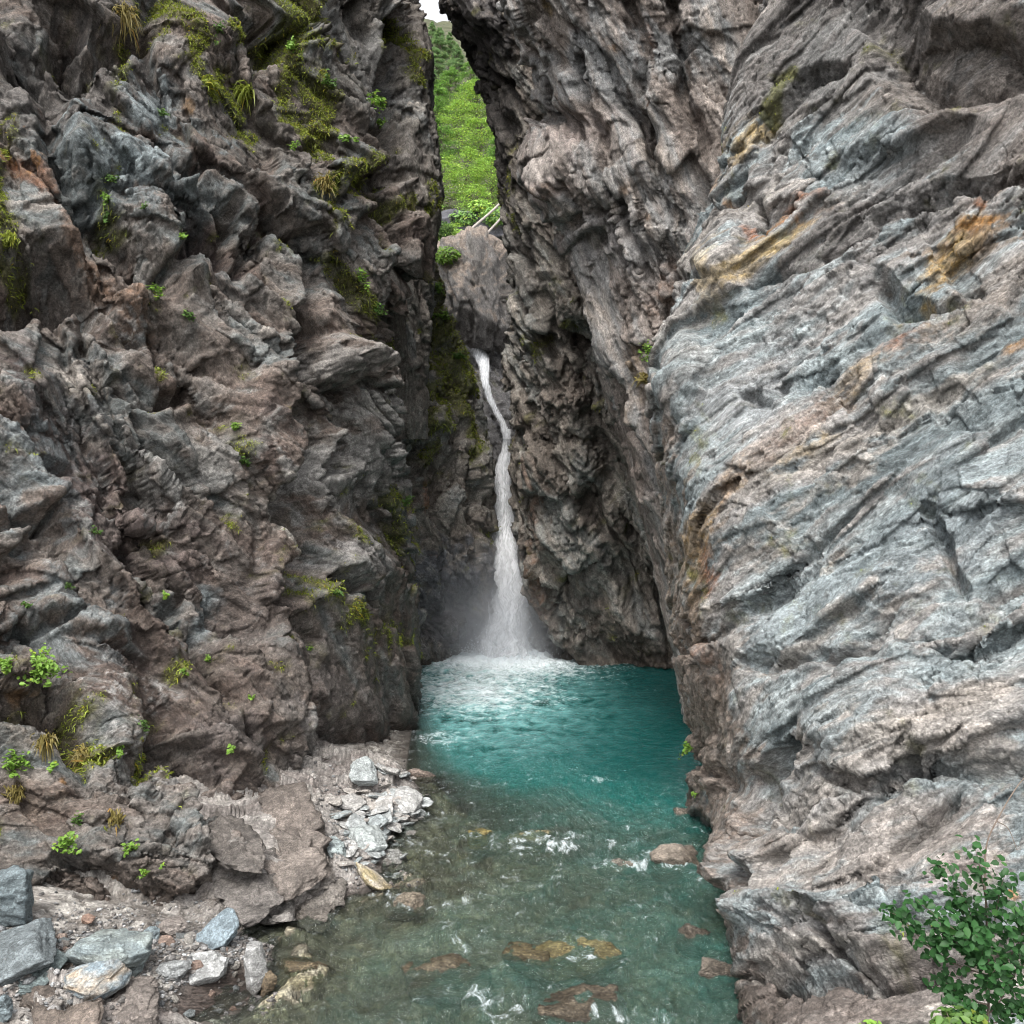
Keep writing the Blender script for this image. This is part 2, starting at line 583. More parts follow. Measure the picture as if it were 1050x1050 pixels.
ORANGE = (0.40, 0.20, 0.06)
RUST = (0.26, 0.11, 0.05)
CREAM = (0.52, 0.43, 0.30)
YELL = (0.46, 0.34, 0.16)
TAN = (0.40, 0.33, 0.28)
WHITE = (0.40, 0.39, 0.375)
PURP = (0.135, 0.105, 0.098)
BLUE = (0.26, 0.30, 0.31)
DBLUE = (0.15, 0.175, 0.18)
BROWN = (0.17, 0.125, 0.09)

UP = np.array([0, 0, 1.0])


def tdir(T, ang):
    """direction in the face: T horizontal along the face, ang degrees upwards"""
    a = math.radians(ang)
    return np.asarray(unit(T)) * math.cos(a) + UP * math.sin(a)


# ---- left cliff (near)
FR_L1 = frame_for(tdir((0.46, 0.89, 0), -54), (0.89, -0.46, 0.3))
PAL_L = [(0.0, (0.115, 0.09, 0.083)), (0.28, (0.165, 0.125, 0.105)), (0.5, (0.195, 0.162, 0.14)), (0.68, (0.22, 0.20, 0.182)), (0.85, (0.165, 0.182, 0.18)), (1.0, (0.29, 0.262, 0.235))]
pys = [-330, -120, 0, 60, 110, 160, 178, 205, 235, 285, 330, 380, 430, 490, 550, 620, 690, 740, 775, 800, 830, 870, 910, 950, 1010]
Lm3 = [(-330, -420, 17.5), (0, -330, 15.5), (400, -300, 12.4), (700, -260, 10.6), (900, -260, 9.3), (1010, -260, 8.9)]
L0 = [(-330, 20, 20.5), (0, 0, 17.8), (300, 0, 15.6), (600, 0, 13.8), (780, 0, 12.7), (900, 0, 11.9), (1010, 0, 11.7)]
La = [(-330, 120, 21.2), (0, 105, 18.6), (300, 110, 16.6), (600, 110, 14.9), (780, 105, 13.4), (880, 105, 12.3), (1010, 105, 12.0)]
Lb = [(-330, 200, 22.0), (0, 200, 19.6), (300, 215, 17.8), (600, 215, 16.4), (780, 205, 14.6), (880, 200, 12.9), (1010, 200, 12.5)]
Lc = [(-330, 270, 22.6), (0, 270, 20.6), (200, 300, 19.7), (300, 310, 19.4), (600, 315, 18.2), (700, 315, 17.2), (780, 312, 16.0), (830, 305, 14.9), (880, 290, 13.6), (1010, 285, 12.8)]
Ld = [(-330, 310, 23.2), (0, 312, 21.4), (100, 352, 21.2), (178, 378, 21.0), (235, 395, 21.1), (330, 375, 21.0), (430, 385, 21.3), (550, 392, 21.0), (690, 395, 20.3), (740, 395, 19.8), (780, 385, 18.9), (830, 365, 16.9), (870, 340, 15.2), (910, 315, 13.8), (1010, 310, 12.9)]
Le = [(-330, 322, 24), (0, 330, 22.2), (60, 352, 22.2), (110, 386, 22.2), (160, 394, 22.2), (178, 416, 22.2), (235, 446, 22.4), (285, 446, 22.4), (330, 402, 22.6), (380, 412, 22.8), (430, 416, 22.8), (550, 427, 22.8), (690, 433, 22.6), (740, 431, 22.5), (775, 420, 20.2), (800, 414, 18.9), (830, 396, 17.2), (870, 372, 15.3), (910, 350, 13.9), (950, 345, 13.2), (1010, 340, 12.9)]
Lf = [(p, x - 38, y + 5.5) for p, x, y in Le]
STAIN_SHADE_L = [(70, 90, 170, 90, 20, (0.115, 0.105, 0.098), 0.9), (300, 120, 60, 130, 60, (0.11, 0.095, 0.082), 0.8), (95, 175, 60, 40, 35, DBLUE, 0.9), (155, 115, 30, 28, 40, BLUE, 0.9), (135, 165, 45, 18, 30, BLUE, 1.0), (195, 205, 45, 30, 38, DBLUE, 0.9), (215, 240, 40, 18, 45, PURP, 0.8),  # broad dark wash first: crevice shade and wetness painted over the upper rock
           (20, 165, 45, 8, 45, RUST, 1.0), (120, 285, 75, 13, 50, (0.24, 0.15, 0.10), 0.95), (5, 150, 12, 8, 40, ORANGE, 1.0), (203, 106, 9, 5, 50, (0.30, 0.19, 0.10), 1.0),
           (130, 315, 50, 12, 55, WHITE, 0.7), (150, 335, 30, 8, 60, WHITE, 0.7), (150, 470, 70, 10, 55, WHITE, 0.62), (180, 375, 20, 10, 30, WHITE, 0.8),
           (110, 500, 130, 38, 55, PURP, 1.0), (200, 560, 60, 40, 60, PURP, 0.8), (260, 630, 70, 60, 50, (0.17, 0.14, 0.125), 0.9), (60, 430, 120, 18, 58, PURP, 0.9),
           (40, 470, 50, 60, 40, BLUE, 0.75), (60, 640, 70, 50, 20, BLUE, 0.7), (225, 625, 12, 40, 10, BLUE, 0.85), (215, 470, 30, 60, 70, (0.27, 0.265, 0.25), 0.8),
           (115, 745, 26, 55, -25, WHITE, 0.95), (150, 770, 22, 60, -35, WHITE, 0.9), (190, 800, 20, 40, -40, WHITE, 0.9), (230, 850, 34, 10, 30, WHITE, 0.8), (175, 700, 14, 30, -30, WHITE, 0.8),
           (28, 706, 9, 5, 10, ORANGE, 1.0), (70, 790, 10, 6, 10, ORANGE, 0.9), (127, 905, 6, 7, 10, ORANGE, 1.0), (40, 730, 50, 40, 10, (0.16, 0.13, 0.10), 0.7),
           (380, 480, 40, 110, 85, (0.32, 0.31, 0.295), 0.95), (395, 420, 24, 50, 85, (0.36, 0.35, 0.33), 0.9), (345, 370, 24, 26, 50, (0.30, 0.28, 0.26), 0.9), (290, 520, 6, 40, -5, (0.40, 0.37, 0.33), 0.9), (375, 570, 40, 34, 40, (0.33, 0.32, 0.31), 0.8),
           (380, 720, 60, 36, 45, (0.22, 0.19, 0.175), 0.9), (350, 760, 60, 18, 40, (0.30, 0.275, 0.26), 0.8), (240, 760, 40, 60, 30, (0.15, 0.125, 0.115), 0.8),
           (20, 820, 60, 30, 15, (0.19, 0.15, 0.12), 0.7), (100, 870, 90, 30, 15, (0.18, 0.15, 0.13), 0.7), (250, 900, 60, 40, 30, (0.25, 0.225, 0.205), 0.7)]
CRACK_L = [([(5, 320), (28, 290), (55, 285), (70, 300)], 26, 1.3), ([(55, 40), (75, 70), (118, 50)], 22, 0.9), ([(10, 65), (40, 95), (55, 140)], 14, 0.5),
           ([(300, 380), (312, 440), (300, 500), (316, 560), (300, 585)], 20, 1.2), ([(365, 345), (362, 420), (352, 470)], 9, 0.6), ([(388, 330), (402, 400), (418, 480)], 11, 0.7), ([(330, 270), (318, 330), (312, 400)], 12, 0.7), ([(395, 185), (425, 215), (440, 290)], 12, 0.6), ([(355, 600), (380, 610), (400, 640)], 8, 0.4), ([(318, 330), (350, 352), (372, 380), (388, 355)], 10, 0.55),
           ([(410, 330), (412, 400), (416, 470)], 9, 0.7), ([(160, 150), (178, 182), (200, 178)], 12, 0.45), ([(205, 235), (240, 262), (252, 225)], 12, 0.5), ([(270, 265), (285, 225), (318, 250)], 12, 0.5),
           ([(125, 395), (160, 415), (200, 402)], 9, 0.5), ([(285, 50), (300, 10), (310, 0)], 14, 0.6), ([(270, 20), (235, 0)], 12, 0.5), ([(60, 465), (82, 470)], 8, 0.3), ([(0, 535), (50, 530)], 8, 0.3),
           ([(150, 615), (180, 640), (200, 620)], 9, 0.4), ([(0, 725), (45, 730), (85, 760)], 18, 0.55), ([(310, 635), (330, 660), (330, 690)], 10, 0.45), ([(75, 890), (110, 895), (140, 940)], 12, 0.45), ([(195, 930), (225, 915)], 8, 0.3),
           ([(180, 745), (200, 800), (240, 815)], 10, 0.4), ([(35, 640), (75, 635)], 7, 0.3), ([(110, 660), (140, 670)], 6, 0.25), ([(385, 150), (396, 165), (420, 180)], 10, 0.5), ([(410, 215), (436, 240), (432, 285)], 12, 0.6)]
BULGE_L = [(190, 250, 60, 30, 40, 0.35), (170, 165, 50, 24, 30, 0.35), (160, 385, 45, 35, 20, 0.4), (290, 400, 30, 40, 50, 0.5), (345, 370, 30, 26, 40, 0.5), (95, 150, 40, 30, 30, 0.3), (60, 330, 25, 25, 20, 0.3),
           (60, 520, 40, 12, 20, 0.2), (80, 630, 60, 14, 10, 0.2), (140, 650, 50, 12, 20, 0.2), (225, 860, 60, 26, 35, 0.3), (190, 900, 60, 20, 20, 0.25), (435, 262, 14, 26, 80, 0.25), (120, 740, 30, 50, -20, 0.2)]
MOSS_L = [([(155, 0), (190, 20), (212, 55)], 10, 1.0), ([(225, 25), (260, 35), (292, 62)], 9, 1.0), ([(205, 75), (228, 98)], 8, 0.95), ([(235, 80), (252, 105), (267, 128)], 9, 1.05), ([(285, 0), (310, 60), (345, 110)], 16, 1.0), ([(320, 0), (345, 40)], 12, 1.0),
          ([(320, 150), (365, 170), (420, 205)], 16, 0.95), ([(355, 265), (385, 320), (402, 350)], 13, 0.9), ([(300, 95), (335, 150), (350, 215)], 16, 0.75), ([(330, 195), (345, 200)], 10, 0.9), ([(310, 580), (350, 620), (410, 650)], 20, 0.7), ([(418, 500), (428, 580)], 8, 0.9), ([(422, 640), (425, 660)], 8, 0.9),
          ([(5, 150), (5, 240), (25, 260)], 14, 0.7), ([(100, 190), (125, 230)], 10, 0.7), ([(240, 430), (250, 480)], 10, 0.6), ([(130, 740), (160, 790)], 16, 0.6), ([(60, 690), (100, 760)], 18, 0.55), ([(170, 640), (190, 690)], 12, 0.6), ([(120, 130), (135, 0)], 8, 0.5)]
rock_sheet('cliff', rows_from(pys, [Lm3, L0, La, Lb, Lc, Ld, Le, Lf]), 980, 760, FR_L1, (0.36, 0.28, 0.11, 0.048), PAL_L, MAT_ROCK, cgain=1.6, col_gain=0.62, ledges=(85, 58, (-30, -60, 400, 800), (4, 9), (0.25, 0.65)), shape=(2.0, 1, 1, 1), stains=STAIN_SHADE_L, cracks=CRACK_L, bulges=BULGE_L, seed=11, moss=MOSS_L, sil=([(p, x) for p, x, y in Le if p <= 790], 1), label='dark brown and grey left rock wall with mossy ribs and small plants', cat='cliff')

# ---- left buttress further in, beside the fall
FR_L2 = frame_for(tdir((0.45, 0.89, 0), -75), (0.89, -0.46, 0.1))
PAL_L2 = [(0.0, (0.13, 0.108, 0.093)), (0.35, (0.20, 0.175, 0.153)), (0.6, (0.26, 0.24, 0.215)), (0.8, (0.235, 0.24, 0.235)), (1.0, (0.36, 0.325, 0.285))]
pys = [130, 230, 270, 300, 330, 360, 400, 440, 470, 520, 580, 620, 650, 675, 720]
S = [(130, 410), (230, 442), (270, 448), (300, 458), (330, 466), (360, 479), (400, 493), (440, 501), (470, 508), (520, 509), (580, 511), (620, 508), (650, 501), (675, 493), (720, 492)]
M1 = [(y, x, 31.3) for y, x in S]
M0 = [(y, x - 26, 30.2) for y, x in S]
Mm = [(y, min(x - 60, 440), 29.3) for y, x in S]
Ml = [(130, 330, 27.5), (300, 350, 27.2), (720, 370, 27.0)]
Mb = [(y, x - 22, 36.0) for y, x in S]
rock_sheet('cliff', rows_from(pys, [Ml, Mm, M0, M1, Mb]), 620, 300, FR_L2, (0.35, 0.28, 0.16, 0.07), PAL_L2, MAT_ROCK,
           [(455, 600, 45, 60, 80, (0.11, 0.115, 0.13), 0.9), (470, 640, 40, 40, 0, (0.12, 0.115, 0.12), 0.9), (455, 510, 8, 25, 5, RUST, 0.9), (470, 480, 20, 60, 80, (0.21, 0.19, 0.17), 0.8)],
           [([(430, 380), (432, 440), (425, 500)], 9, 1.2), ([(462, 340), (468, 400), (480, 450)], 6, 0.8), ([(497, 470), (499, 520), (496, 575)], 5, 1.0), ([(425, 660), (450, 640), (500, 620)], 10, 0.3)],
           [(450, 430, 16, 40, 80, 0.5)], 23, col_gain=0.85, ledges=(16, 78, (425, 300, 505, 560), (3, 5), (0.2, 0.5)), moss=[([(450, 300), (465, 370), (462, 430)], 9, 1.1), ([(440, 320), (447, 400)], 10, 0.9), ([(440, 410), (455, 470)], 10, 0.9), ([(480, 390), (496, 440)], 7, 1.1), ([(466, 330), (480, 365), (492, 400)], 9, 1.2), ([(500, 450), (506, 480)], 5, 0.8), ([(425, 430), (430, 470)], 8, 0.7)],
           sil=(S, 1), label='shadowed grey buttress with moss beside the left of the waterfall', cat='cliff')

# ---- left tower above it
pys = [-420, -200, 0, 30, 60, 100, 150, 200, 230, 270, 310, 380, 450]
S = [(-420, 290), (-200, 360), (0, 431), (30, 440), (60, 446), (100, 445), (150, 451), (200, 456), (230, 452), (270, 446), (310, 446), (380, 440), (450, 440)]
M1 = [(y, x, 27.0 + max(0, -y) * 0.006) for y, x in S]
M0 = [(y, x - 30, 26.2 + max(0, -y) * 0.006) for y, x in S]
Mm = [(-420, 240, 27.5), (0, 368, 25.2), (200, 395, 25.0), (450, 395, 25.0)]
Ml = [(-420, 180, 26.5), (0, 285, 24.2), (450, 330, 24.2)]
Mb = [(y, x - 25, 33.0) for y, x in S]
rock_sheet('cliff', rows_from(pys, [Ml, Mm, M0, M1, Mb]), 560, 260, FR_L2, (0.3, 0.25, 0.15, 0.06), PAL_L2, MAT_ROCK,
           [(385, 60, 30, 50, 60, (0.24, 0.235, 0.225), 0.9), (430, 90, 14, 60, 85, (0.2, 0.2, 0.2), 0.7), (420, 160, 20, 40, 80, (0.2, 0.18, 0.165), 0.8)],
           [([(416, -20), (412, 40), (402, 110), (398, 175)], 17, 2.0), ([(358, 0), (372, 40)], 10, 0.6)], [], 37,
           moss=[([(432, 0), (442, 45), (446, 90)], 5, 0.9), ([(452, 190), (456, 210)], 6, 0.7)],
           sil=(S, 1), label='tall dark grey rock tower above the left buttress, moss along its edge', cat='cliff')

# ---- right cliff (near): blue-grey front face, brown side face towards the stream
FR_R1 = frame_for(tdir((0.69, -0.73, 0), 37), (-0.73, -0.69, 0.1))
PAL_R = [(0.0, (0.14, 0.168, 0.175)), (0.25, (0.235, 0.28, 0.292)), (0.45, (0.345, 0.388, 0.395)), (0.6, (0.31, 0.30, 0.29)), (0.75, (0.37, 0.345, 0.32)), (1.0, (0.43, 0.395, 0.36))]
pys = [-330, -120, 0, 60, 120, 180, 220, 270, 310, 360, 420, 500, 560, 620, 680, 740, 790, 840, 870, 900, 950, 1000, 1050, 1120, 1200]
Rr = [(-330, 1500, 13.5), (0, 1450, 11.0), (400, 1450, 9.4), (800, 1450, 7.8), (1000, 1400, 6.9), (1200, 1400, 6.2)]
R0 = [(-330, 1080, 15.0), (0, 1060, 12.6), (200, 1060, 12.0), (400, 1060, 11.4), (600, 1060, 10.7), (800, 1060, 9.8), (900, 1060, 9.1), (1000, 1060, 8.5), (1050, 1060, 8.1), (1200, 1060, 7.2)]
Ra = [(-330, 950, 15.8), (0, 930, 13.9), (200, 930, 13.2), (400, 930, 12.4), (600, 930, 11.6), (800, 930, 10.6), (900, 925, 9.9), (1000, 920, 9.2), (1050, 920, 8.8), (1200, 920, 7.7)]
Rb = [(-330, 850, 16.6), (0, 850, 15.0), (200, 820, 14.5), (400, 790, 13.7), (600, 825, 12.6), (800, 850, 11.4), (900, 840, 10.7), (1000, 835, 9.9), (1050, 835, 9.3), (1200, 835, 8.2)]
Rc = [(-330, 800, 17), (0, 792, 15.8), (60, 760, 15.8), (120, 748, 15.8), (180, 745, 15.7), (220, 726, 15.6), (270, 705, 15.5), (310, 698, 15.4), (360, 676, 15.2), (420, 678, 15.0), (500, 712, 14.3), (560, 735, 13.9), (620, 744, 13.7), (680, 748, 13.4), (740, 758, 13.1), (790, 780, 12.7), (840, 768, 12.3), (900, 766, 11.8), (950, 768, 11.2), (1000, 762, 10.6), (1050, 768, 10.0), (1200, 768, 8.6)]
Rd = [(-330, 790, 18), (0, 783, 16.6), (60, 753, 16.6), (120, 740, 16.6), (180, 736, 16.6), (220, 716, 16.6), (270, 694, 16.7), (310, 689, 16.7), (360, 664, 16.8), (420, 661, 17.0), (500, 674, 17.0), (560, 681, 16.8), (620, 684, 16.7), (680, 690, 16.6), (740, 703, 16.4), (790, 706, 16.6), (840, 700, 16.4), (870, 704, 15.4), (900, 722, 14.2), (950, 743, 12.8), (1000, 751, 11.6), (1050, 757, 10.7), (1200, 757, 9.4)]
Re = [(p, x + 40, y + 4.5) for p, x, y in Rd]
STAIN_R = [(690, 600, 30, 70, -4, (0.25, 0.195, 0.15), 1.3), (712, 690, 30, 70, -4, (0.25, 0.19, 0.15), 1.3), (730, 770, 30, 60, -8, (0.24, 0.19, 0.155), 1.3), (732, 850, 30, 60, 0, (0.26, 0.205, 0.17), 1.3), (752, 940, 16, 50, -5, (0.25, 0.2, 0.17), 1.2), (672, 470, 12, 60, 0, (0.36, 0.29, 0.24), 1.0),
           (720, 60, 30, 90, 0, (0.22, 0.2, 0.185), 0.8), (870, 30, 190, 80, -15, (0.19, 0.175, 0.165), 1.25), (1020, 90, 120, 110, -30, (0.18, 0.155, 0.14), 1.3), (900, 205, 150, 50, -35, (0.215, 0.20, 0.19), 1.0), (1000, 310, 80, 40, -40, (0.25, 0.215, 0.185), 0.8), (790, 300, 50, 24, -30, (0.25, 0.245, 0.24), 0.8),
           (775, 265, 60, 12, -35, YELL, 1.0), (725, 285, 16, 22, 20, CREAM, 1.05), (800, 235, 30, 9, -38, (0.34, 0.16, 0.06), 1.0), (820, 205, 30, 8, -38, RUST, 0.9), (768, 240, 10, 6, 20, (0.32, 0.13, 0.06), 1.0), (755, 140, 28, 10, -45, YELL, 0.9), (735, 200, 8, 14, 0, ORANGE, 0.7),
           (980, 250, 55, 12, -48, (0.46, 0.30, 0.11), 1.05), (1000, 228, 24, 8, -30, ORANGE, 1.05), (1005, 205, 8, 8, 0, (0.36, 0.15, 0.06), 0.9), (945, 310, 12, 10, -20, YELL, 0.95), (920, 345, 26, 10, -30, RUST, 0.8), (855, 200, 40, 8, -30, TAN, 0.8),
           (1035, 355, 22, 6, -30, ORANGE, 0.9), (870, 385, 40, 12, -45, (0.42, 0.32, 0.20), 0.85), (812, 440, 60, 18, -38, (0.30, 0.22, 0.18), 0.8), (830, 460, 34, 9, -35, YELL, 0.6), (745, 510, 14, 40, 20, (0.36, 0.24, 0.14), 0.9), (722, 560, 11, 50, 8, (0.33, 0.23, 0.12), 1.0), (728, 590, 7, 30, 5, RUST, 0.9), (715, 630, 12, 60, 5, (0.27, 0.20, 0.14), 0.8), (725, 680, 12, 20, 0, (0.33, 0.20, 0.15), 0.8),
           (760, 400, 60, 40, -35, (0.40, 0.42, 0.43), 0.8), (700, 360, 30, 30, 0, (0.38, 0.39, 0.38), 0.7), (850, 500, 90, 14, -35, (0.43, 0.39, 0.35), 0.8), (790, 560, 60, 12, -38, (0.43, 0.38, 0.34), 0.8), (930, 420, 120, 14, -30, (0.41, 0.375, 0.335), 0.8), (840, 580, 40, 8, -40, (0.42, 0.30, 0.20), 0.8),
           (830, 620, 100, 45, -30, (0.33, 0.38, 0.395), 0.9), (920, 590, 40, 30, -20, (0.27, 0.31, 0.325), 0.9), (980, 520, 60, 60, -40, (0.25, 0.285, 0.30), 0.8), (900, 150, 60, 30, -35, (0.25, 0.285, 0.295), 0.85), (880, 130, 30, 18, -30, (0.22, 0.27, 0.28), 0.8), (870, 740, 60, 34, -25, (0.30, 0.34, 0.35), 0.85), (800, 720, 40, 24, -10, (0.35, 0.39, 0.395), 0.8),
           (820, 660, 60, 10, -38, (0.43, 0.40, 0.365), 0.8), (960, 730, 80, 12, -20, (0.42, 0.38, 0.34), 0.85), (1000, 770, 60, 22, -10, (0.40, 0.36, 0.325), 0.8), (930, 870, 120, 40, -5, (0.38, 0.34, 0.31), 0.9), (820, 880, 50, 40, 0, (0.37, 0.335, 0.305), 0.7), (930, 800, 80, 18, -12, (0.17, 0.185, 0.185), 0.85), (860, 960, 60, 24, 20, (0.24, 0.23, 0.225), 0.8), (850, 1035, 140, 26, 0, (0.23, 0.195, 0.175), 1.3), (1000, 1010, 90, 40, 0, (0.22, 0.195, 0.18), 1.2), (1000, 900, 50, 50, 0, (0.40, 0.345, 0.32), 0.6), (1046, 927, 10, 10, 0, ORANGE, 0.9),
           (720, 760, 24, 60, 0, (0.26, 0.215, 0.18), 0.9), (735, 860, 24, 60, 0, (0.30, 0.245, 0.21), 0.8), (705, 700, 12, 60, 0, (0.27, 0.22, 0.185), 0.8), (760, 950, 14, 50, 0, (0.30, 0.255, 0.225), 0.8),
           (960, 60, 110, 40, -25, (0.24, 0.215, 0.195), 0.85), (830, 60, 60, 50, -50, (0.22, 0.22, 0.215), 0.8), (1000, 130, 80, 50, -30, (0.24, 0.22, 0.205), 0.7), (940, 200, 90, 50, -30, (0.25, 0.245, 0.24), 0.6)]
CRACK_R = [([(905, 55), (950, 92), (990, 85), (1050, 60)], 30, 0.7), ([(1050, 40), (1000, 25), (960, 35)], 14, 0.35), ([(945, 525), (962, 560), (984, 600)], 6, 0.25), ([(902, 290), (915, 320), (940, 318)], 10, 0.35), ([(935, 665), (945, 660), (1000, 672), (1050, 640)], 8, 0.3),
           ([(760, 410), (775, 415), (790, 400)], 7, 0.25), ([(790, 780), (775, 815), (762, 835)], 14, 0.7), ([(765, 840), (760, 880), (768, 930)], 8, 0.35), ([(770, 1010), (830, 1012), (900, 1022), (940, 1015), (1050, 985)], 13, 0.75), ([(858, 965), (868, 985), (890, 1005)], 7, 0.4), ([(930, 800), (1050, 790)], 12, 0.35), ([(850, 800), (900, 815), (920, 810)], 12, 0.3),
           ([(880, 940), (960, 955), (1050, 945)], 10, 0.25), ([(770, 690), (830, 672), (900, 680)], 8, 0.22), ([(700, 860), (712, 905), (745, 940)], 12, 0.5), ([(690, 770), (706, 800), (715, 780)], 8, 0.3), ([(770, 210), (780, 235), (810, 215)], 9, 0.3), ([(850, 60), (815, 75), (770, 130)], 10, 0.35), ([(900, 225), (960, 200), (1050, 180)], 8, 0.25), ([(820, 400), (900, 350), (1000, 300)], 7, 0.2)]
BULGE_R = [(840, 970, 90, 40, 10, 0.4), (960, 940, 100, 30, 0, 0.3), (775, 405, 14, 12, 0, 0.2), (790, 810, 16, 30, 20, 0.25), (760, 900, 30, 40, 0, 0.2), (690, 390, 24, 50, 0, 0.25), (870, 720, 60, 40, -20, 0.25), (920, 600, 50, 30, -20, 0.15), (735, 250, 24, 40, 10, 0.25), (940, 120, 80, 16, -25, 0.25), (860, 640, 70, 22, -35, 0.15)]
rock_sheet('cliff', rows_from(pys, [Re, Rd, Rc, Rb, Ra, R0, Rr]), 1000, 860, FR_R1, (0.30, 0.13, 0.075, 0.042), PAL_R, MAT_ROCK_PALE,
           STAIN_R, CRACK_R, BULGE_R, 51, col_gain=0.60, ledges=(46, -36, (670, 0, 1060, 1020), (4, 9), (0.10, 0.30)), moss=[([(800, 70), (782, 98), (770, 120)], 6, 0.95), ([(740, 640), (735, 600)], 8, 0.5)], sil=([(p, x) for p, x, y in Rd if p <= 1120], -1), label='broad blue-grey right rock wall with tan bands and orange stains', cat='cliff')

# ---- right buttress behind it (pale brown overhanging wedge)
FR_R2 = frame_for(tdir((0.6, -0.8, 0), -66), (-0.8, -0.6, 0.0))
PAL_R2 = [(0.0, (0.15, 0.122, 0.105)), (0.3, (0.24, 0.20, 0.175)), (0.55, (0.30, 0.265, 0.24)), (0.75, (0.275, 0.275, 0.27)), (1.0, (0.43, 0.375, 0.33))]
S = [(-420, 620), (-200, 545), (0, 507), (50, 530), (90, 547), (117, 546), (160, 528), (190, 531), (227, 556), (290, 592), (333, 602), (400, 617), (470, 640), (540, 660), (600, 672), (680, 690), (740, 700)]
pys = [a for a, b in S]
dY = lambda y: 19.5 + max(0, -y) * 0.002
M1 = [(y, x + 5, dY(y) + 1.2) for y, x in S]
M0 = [(y, x + 32, dY(y)) for y, x in S]
Mm = [(y, x + 95, dY(y) - 1.0) for y, x in S]
Mr = [(y, x + 200, dY(y) - 1.6) for y, x in S]
Mrr = [(y, x + 330, dY(y) - 1.2) for y, x in S]
Mb = [(y, x + 38, dY(y) + 7) for y, x in S]
rock_sheet('cliff', rows_from(pys, [Mb, M1, M0, Mm, Mr, Mrr]), 820, 420, FR_R2, (0.35, 0.24, 0.12, 0.045), PAL_R2, MAT_ROCK,
           [(545, 165, 18, 30, 10, (0.38, 0.34, 0.31), 0.9), (550, 190, 16, 10, 10, (0.22, 0.15, 0.11), 0.9), (630, 50, 8, 10, 0, ORANGE, 0.95), (663, 40, 5, 18, 5, (0.30, 0.13, 0.06), 0.95), (655, 110, 5, 40, 5, (0.28, 0.16, 0.10), 0.85), (552, 10, 6, 20, -10, (0.32, 0.22, 0.08), 0.9), (632, 195, 6, 10, 0, ORANGE, 0.7), (660, 220, 7, 6, 0, ORANGE, 0.8), (680, 290, 16, 30, 10, (0.28, 0.18, 0.13), 0.7),
            (610, 60, 40, 60, 60, (0.25, 0.26, 0.265), 0.8), (690, 60, 30, 60, 70, (0.27, 0.28, 0.28), 0.8), (620, 250, 50, 60, 60, (0.31, 0.30, 0.295), 0.7), (580, 130, 20, 60, 70, (0.27, 0.22, 0.20), 0.7), (650, 400, 14, 60, 80, (0.28, 0.24, 0.21), 0.8), (657, 375, 8, 20, 0, (0.27, 0.20, 0.13), 0.8)],
           [([(640, 0), (655, 60), (650, 120), (668, 200), (690, 230)], 7, 0.35), ([(590, 60), (600, 140), (610, 220), (640, 300)], 6, 0.25), ([(690, 0), (700, 80), (716, 160)], 8, 0.4), ([(560, 235), (600, 260)], 8, 0.25)], [(545, 160, 22, 34, 10, 0.35)], 67, ledges=(26, 66, (510, -40, 700, 420), (3, 7), (0.12, 0.32)),
           sil=(S, -1), label='pale brown overhanging right buttress behind the blue-grey wall', cat='cliff')

# ---- right inner wall, at the pool and the fall
FR_R3 = frame_for(tdir((0.5, -0.87, 0), -56), (-0.87, -0.5, 0.0))
PAL_R3 = [(0.0, (0.15, 0.125, 0.105)), (0.35, (0.24, 0.205, 0.175)), (0.6, (0.31, 0.28, 0.245)), (0.8, (0.28, 0.285, 0.27)), (1.0, (0.42, 0.375, 0.325))]
S = [(-420, 600), (-200, 500), (0, 447), (30, 462), (60, 478), (100, 492), (140, 505), (200, 510), (250, 516), (300, 521), (340, 520), (375, 512), (400, 517), (430, 525), (470, 521), (520, 523), (560, 526), (600, 534), (640, 537), (675, 546), (740, 546)]
pys = [a for a, b in S]
dY = lambda y: np.interp(y, [-420, 0, 300, 500, 680, 740], [27.5, 26.5, 27.0, 28.5, 30.2, 30.2])
M1 = [(y, x + 4, dY(y) + 0.9) for y, x in S]
M0 = [(y, x + 24, dY(y)) for y, x in S]
Mm = [(y, x + 70, dY(y) - 0.7) for y, x in S]
Mr = [(y, max(x + 130, 655 if y > 350 else 0), dY(y) - 1.3) for y, x in S]
Mrr = [(y, max(x + 200, 740 if y > 350 else 0), dY(y) - 1.4) for y, x in S]
Mb = [(y, x + 32, dY(y) + 8) for y, x in S]
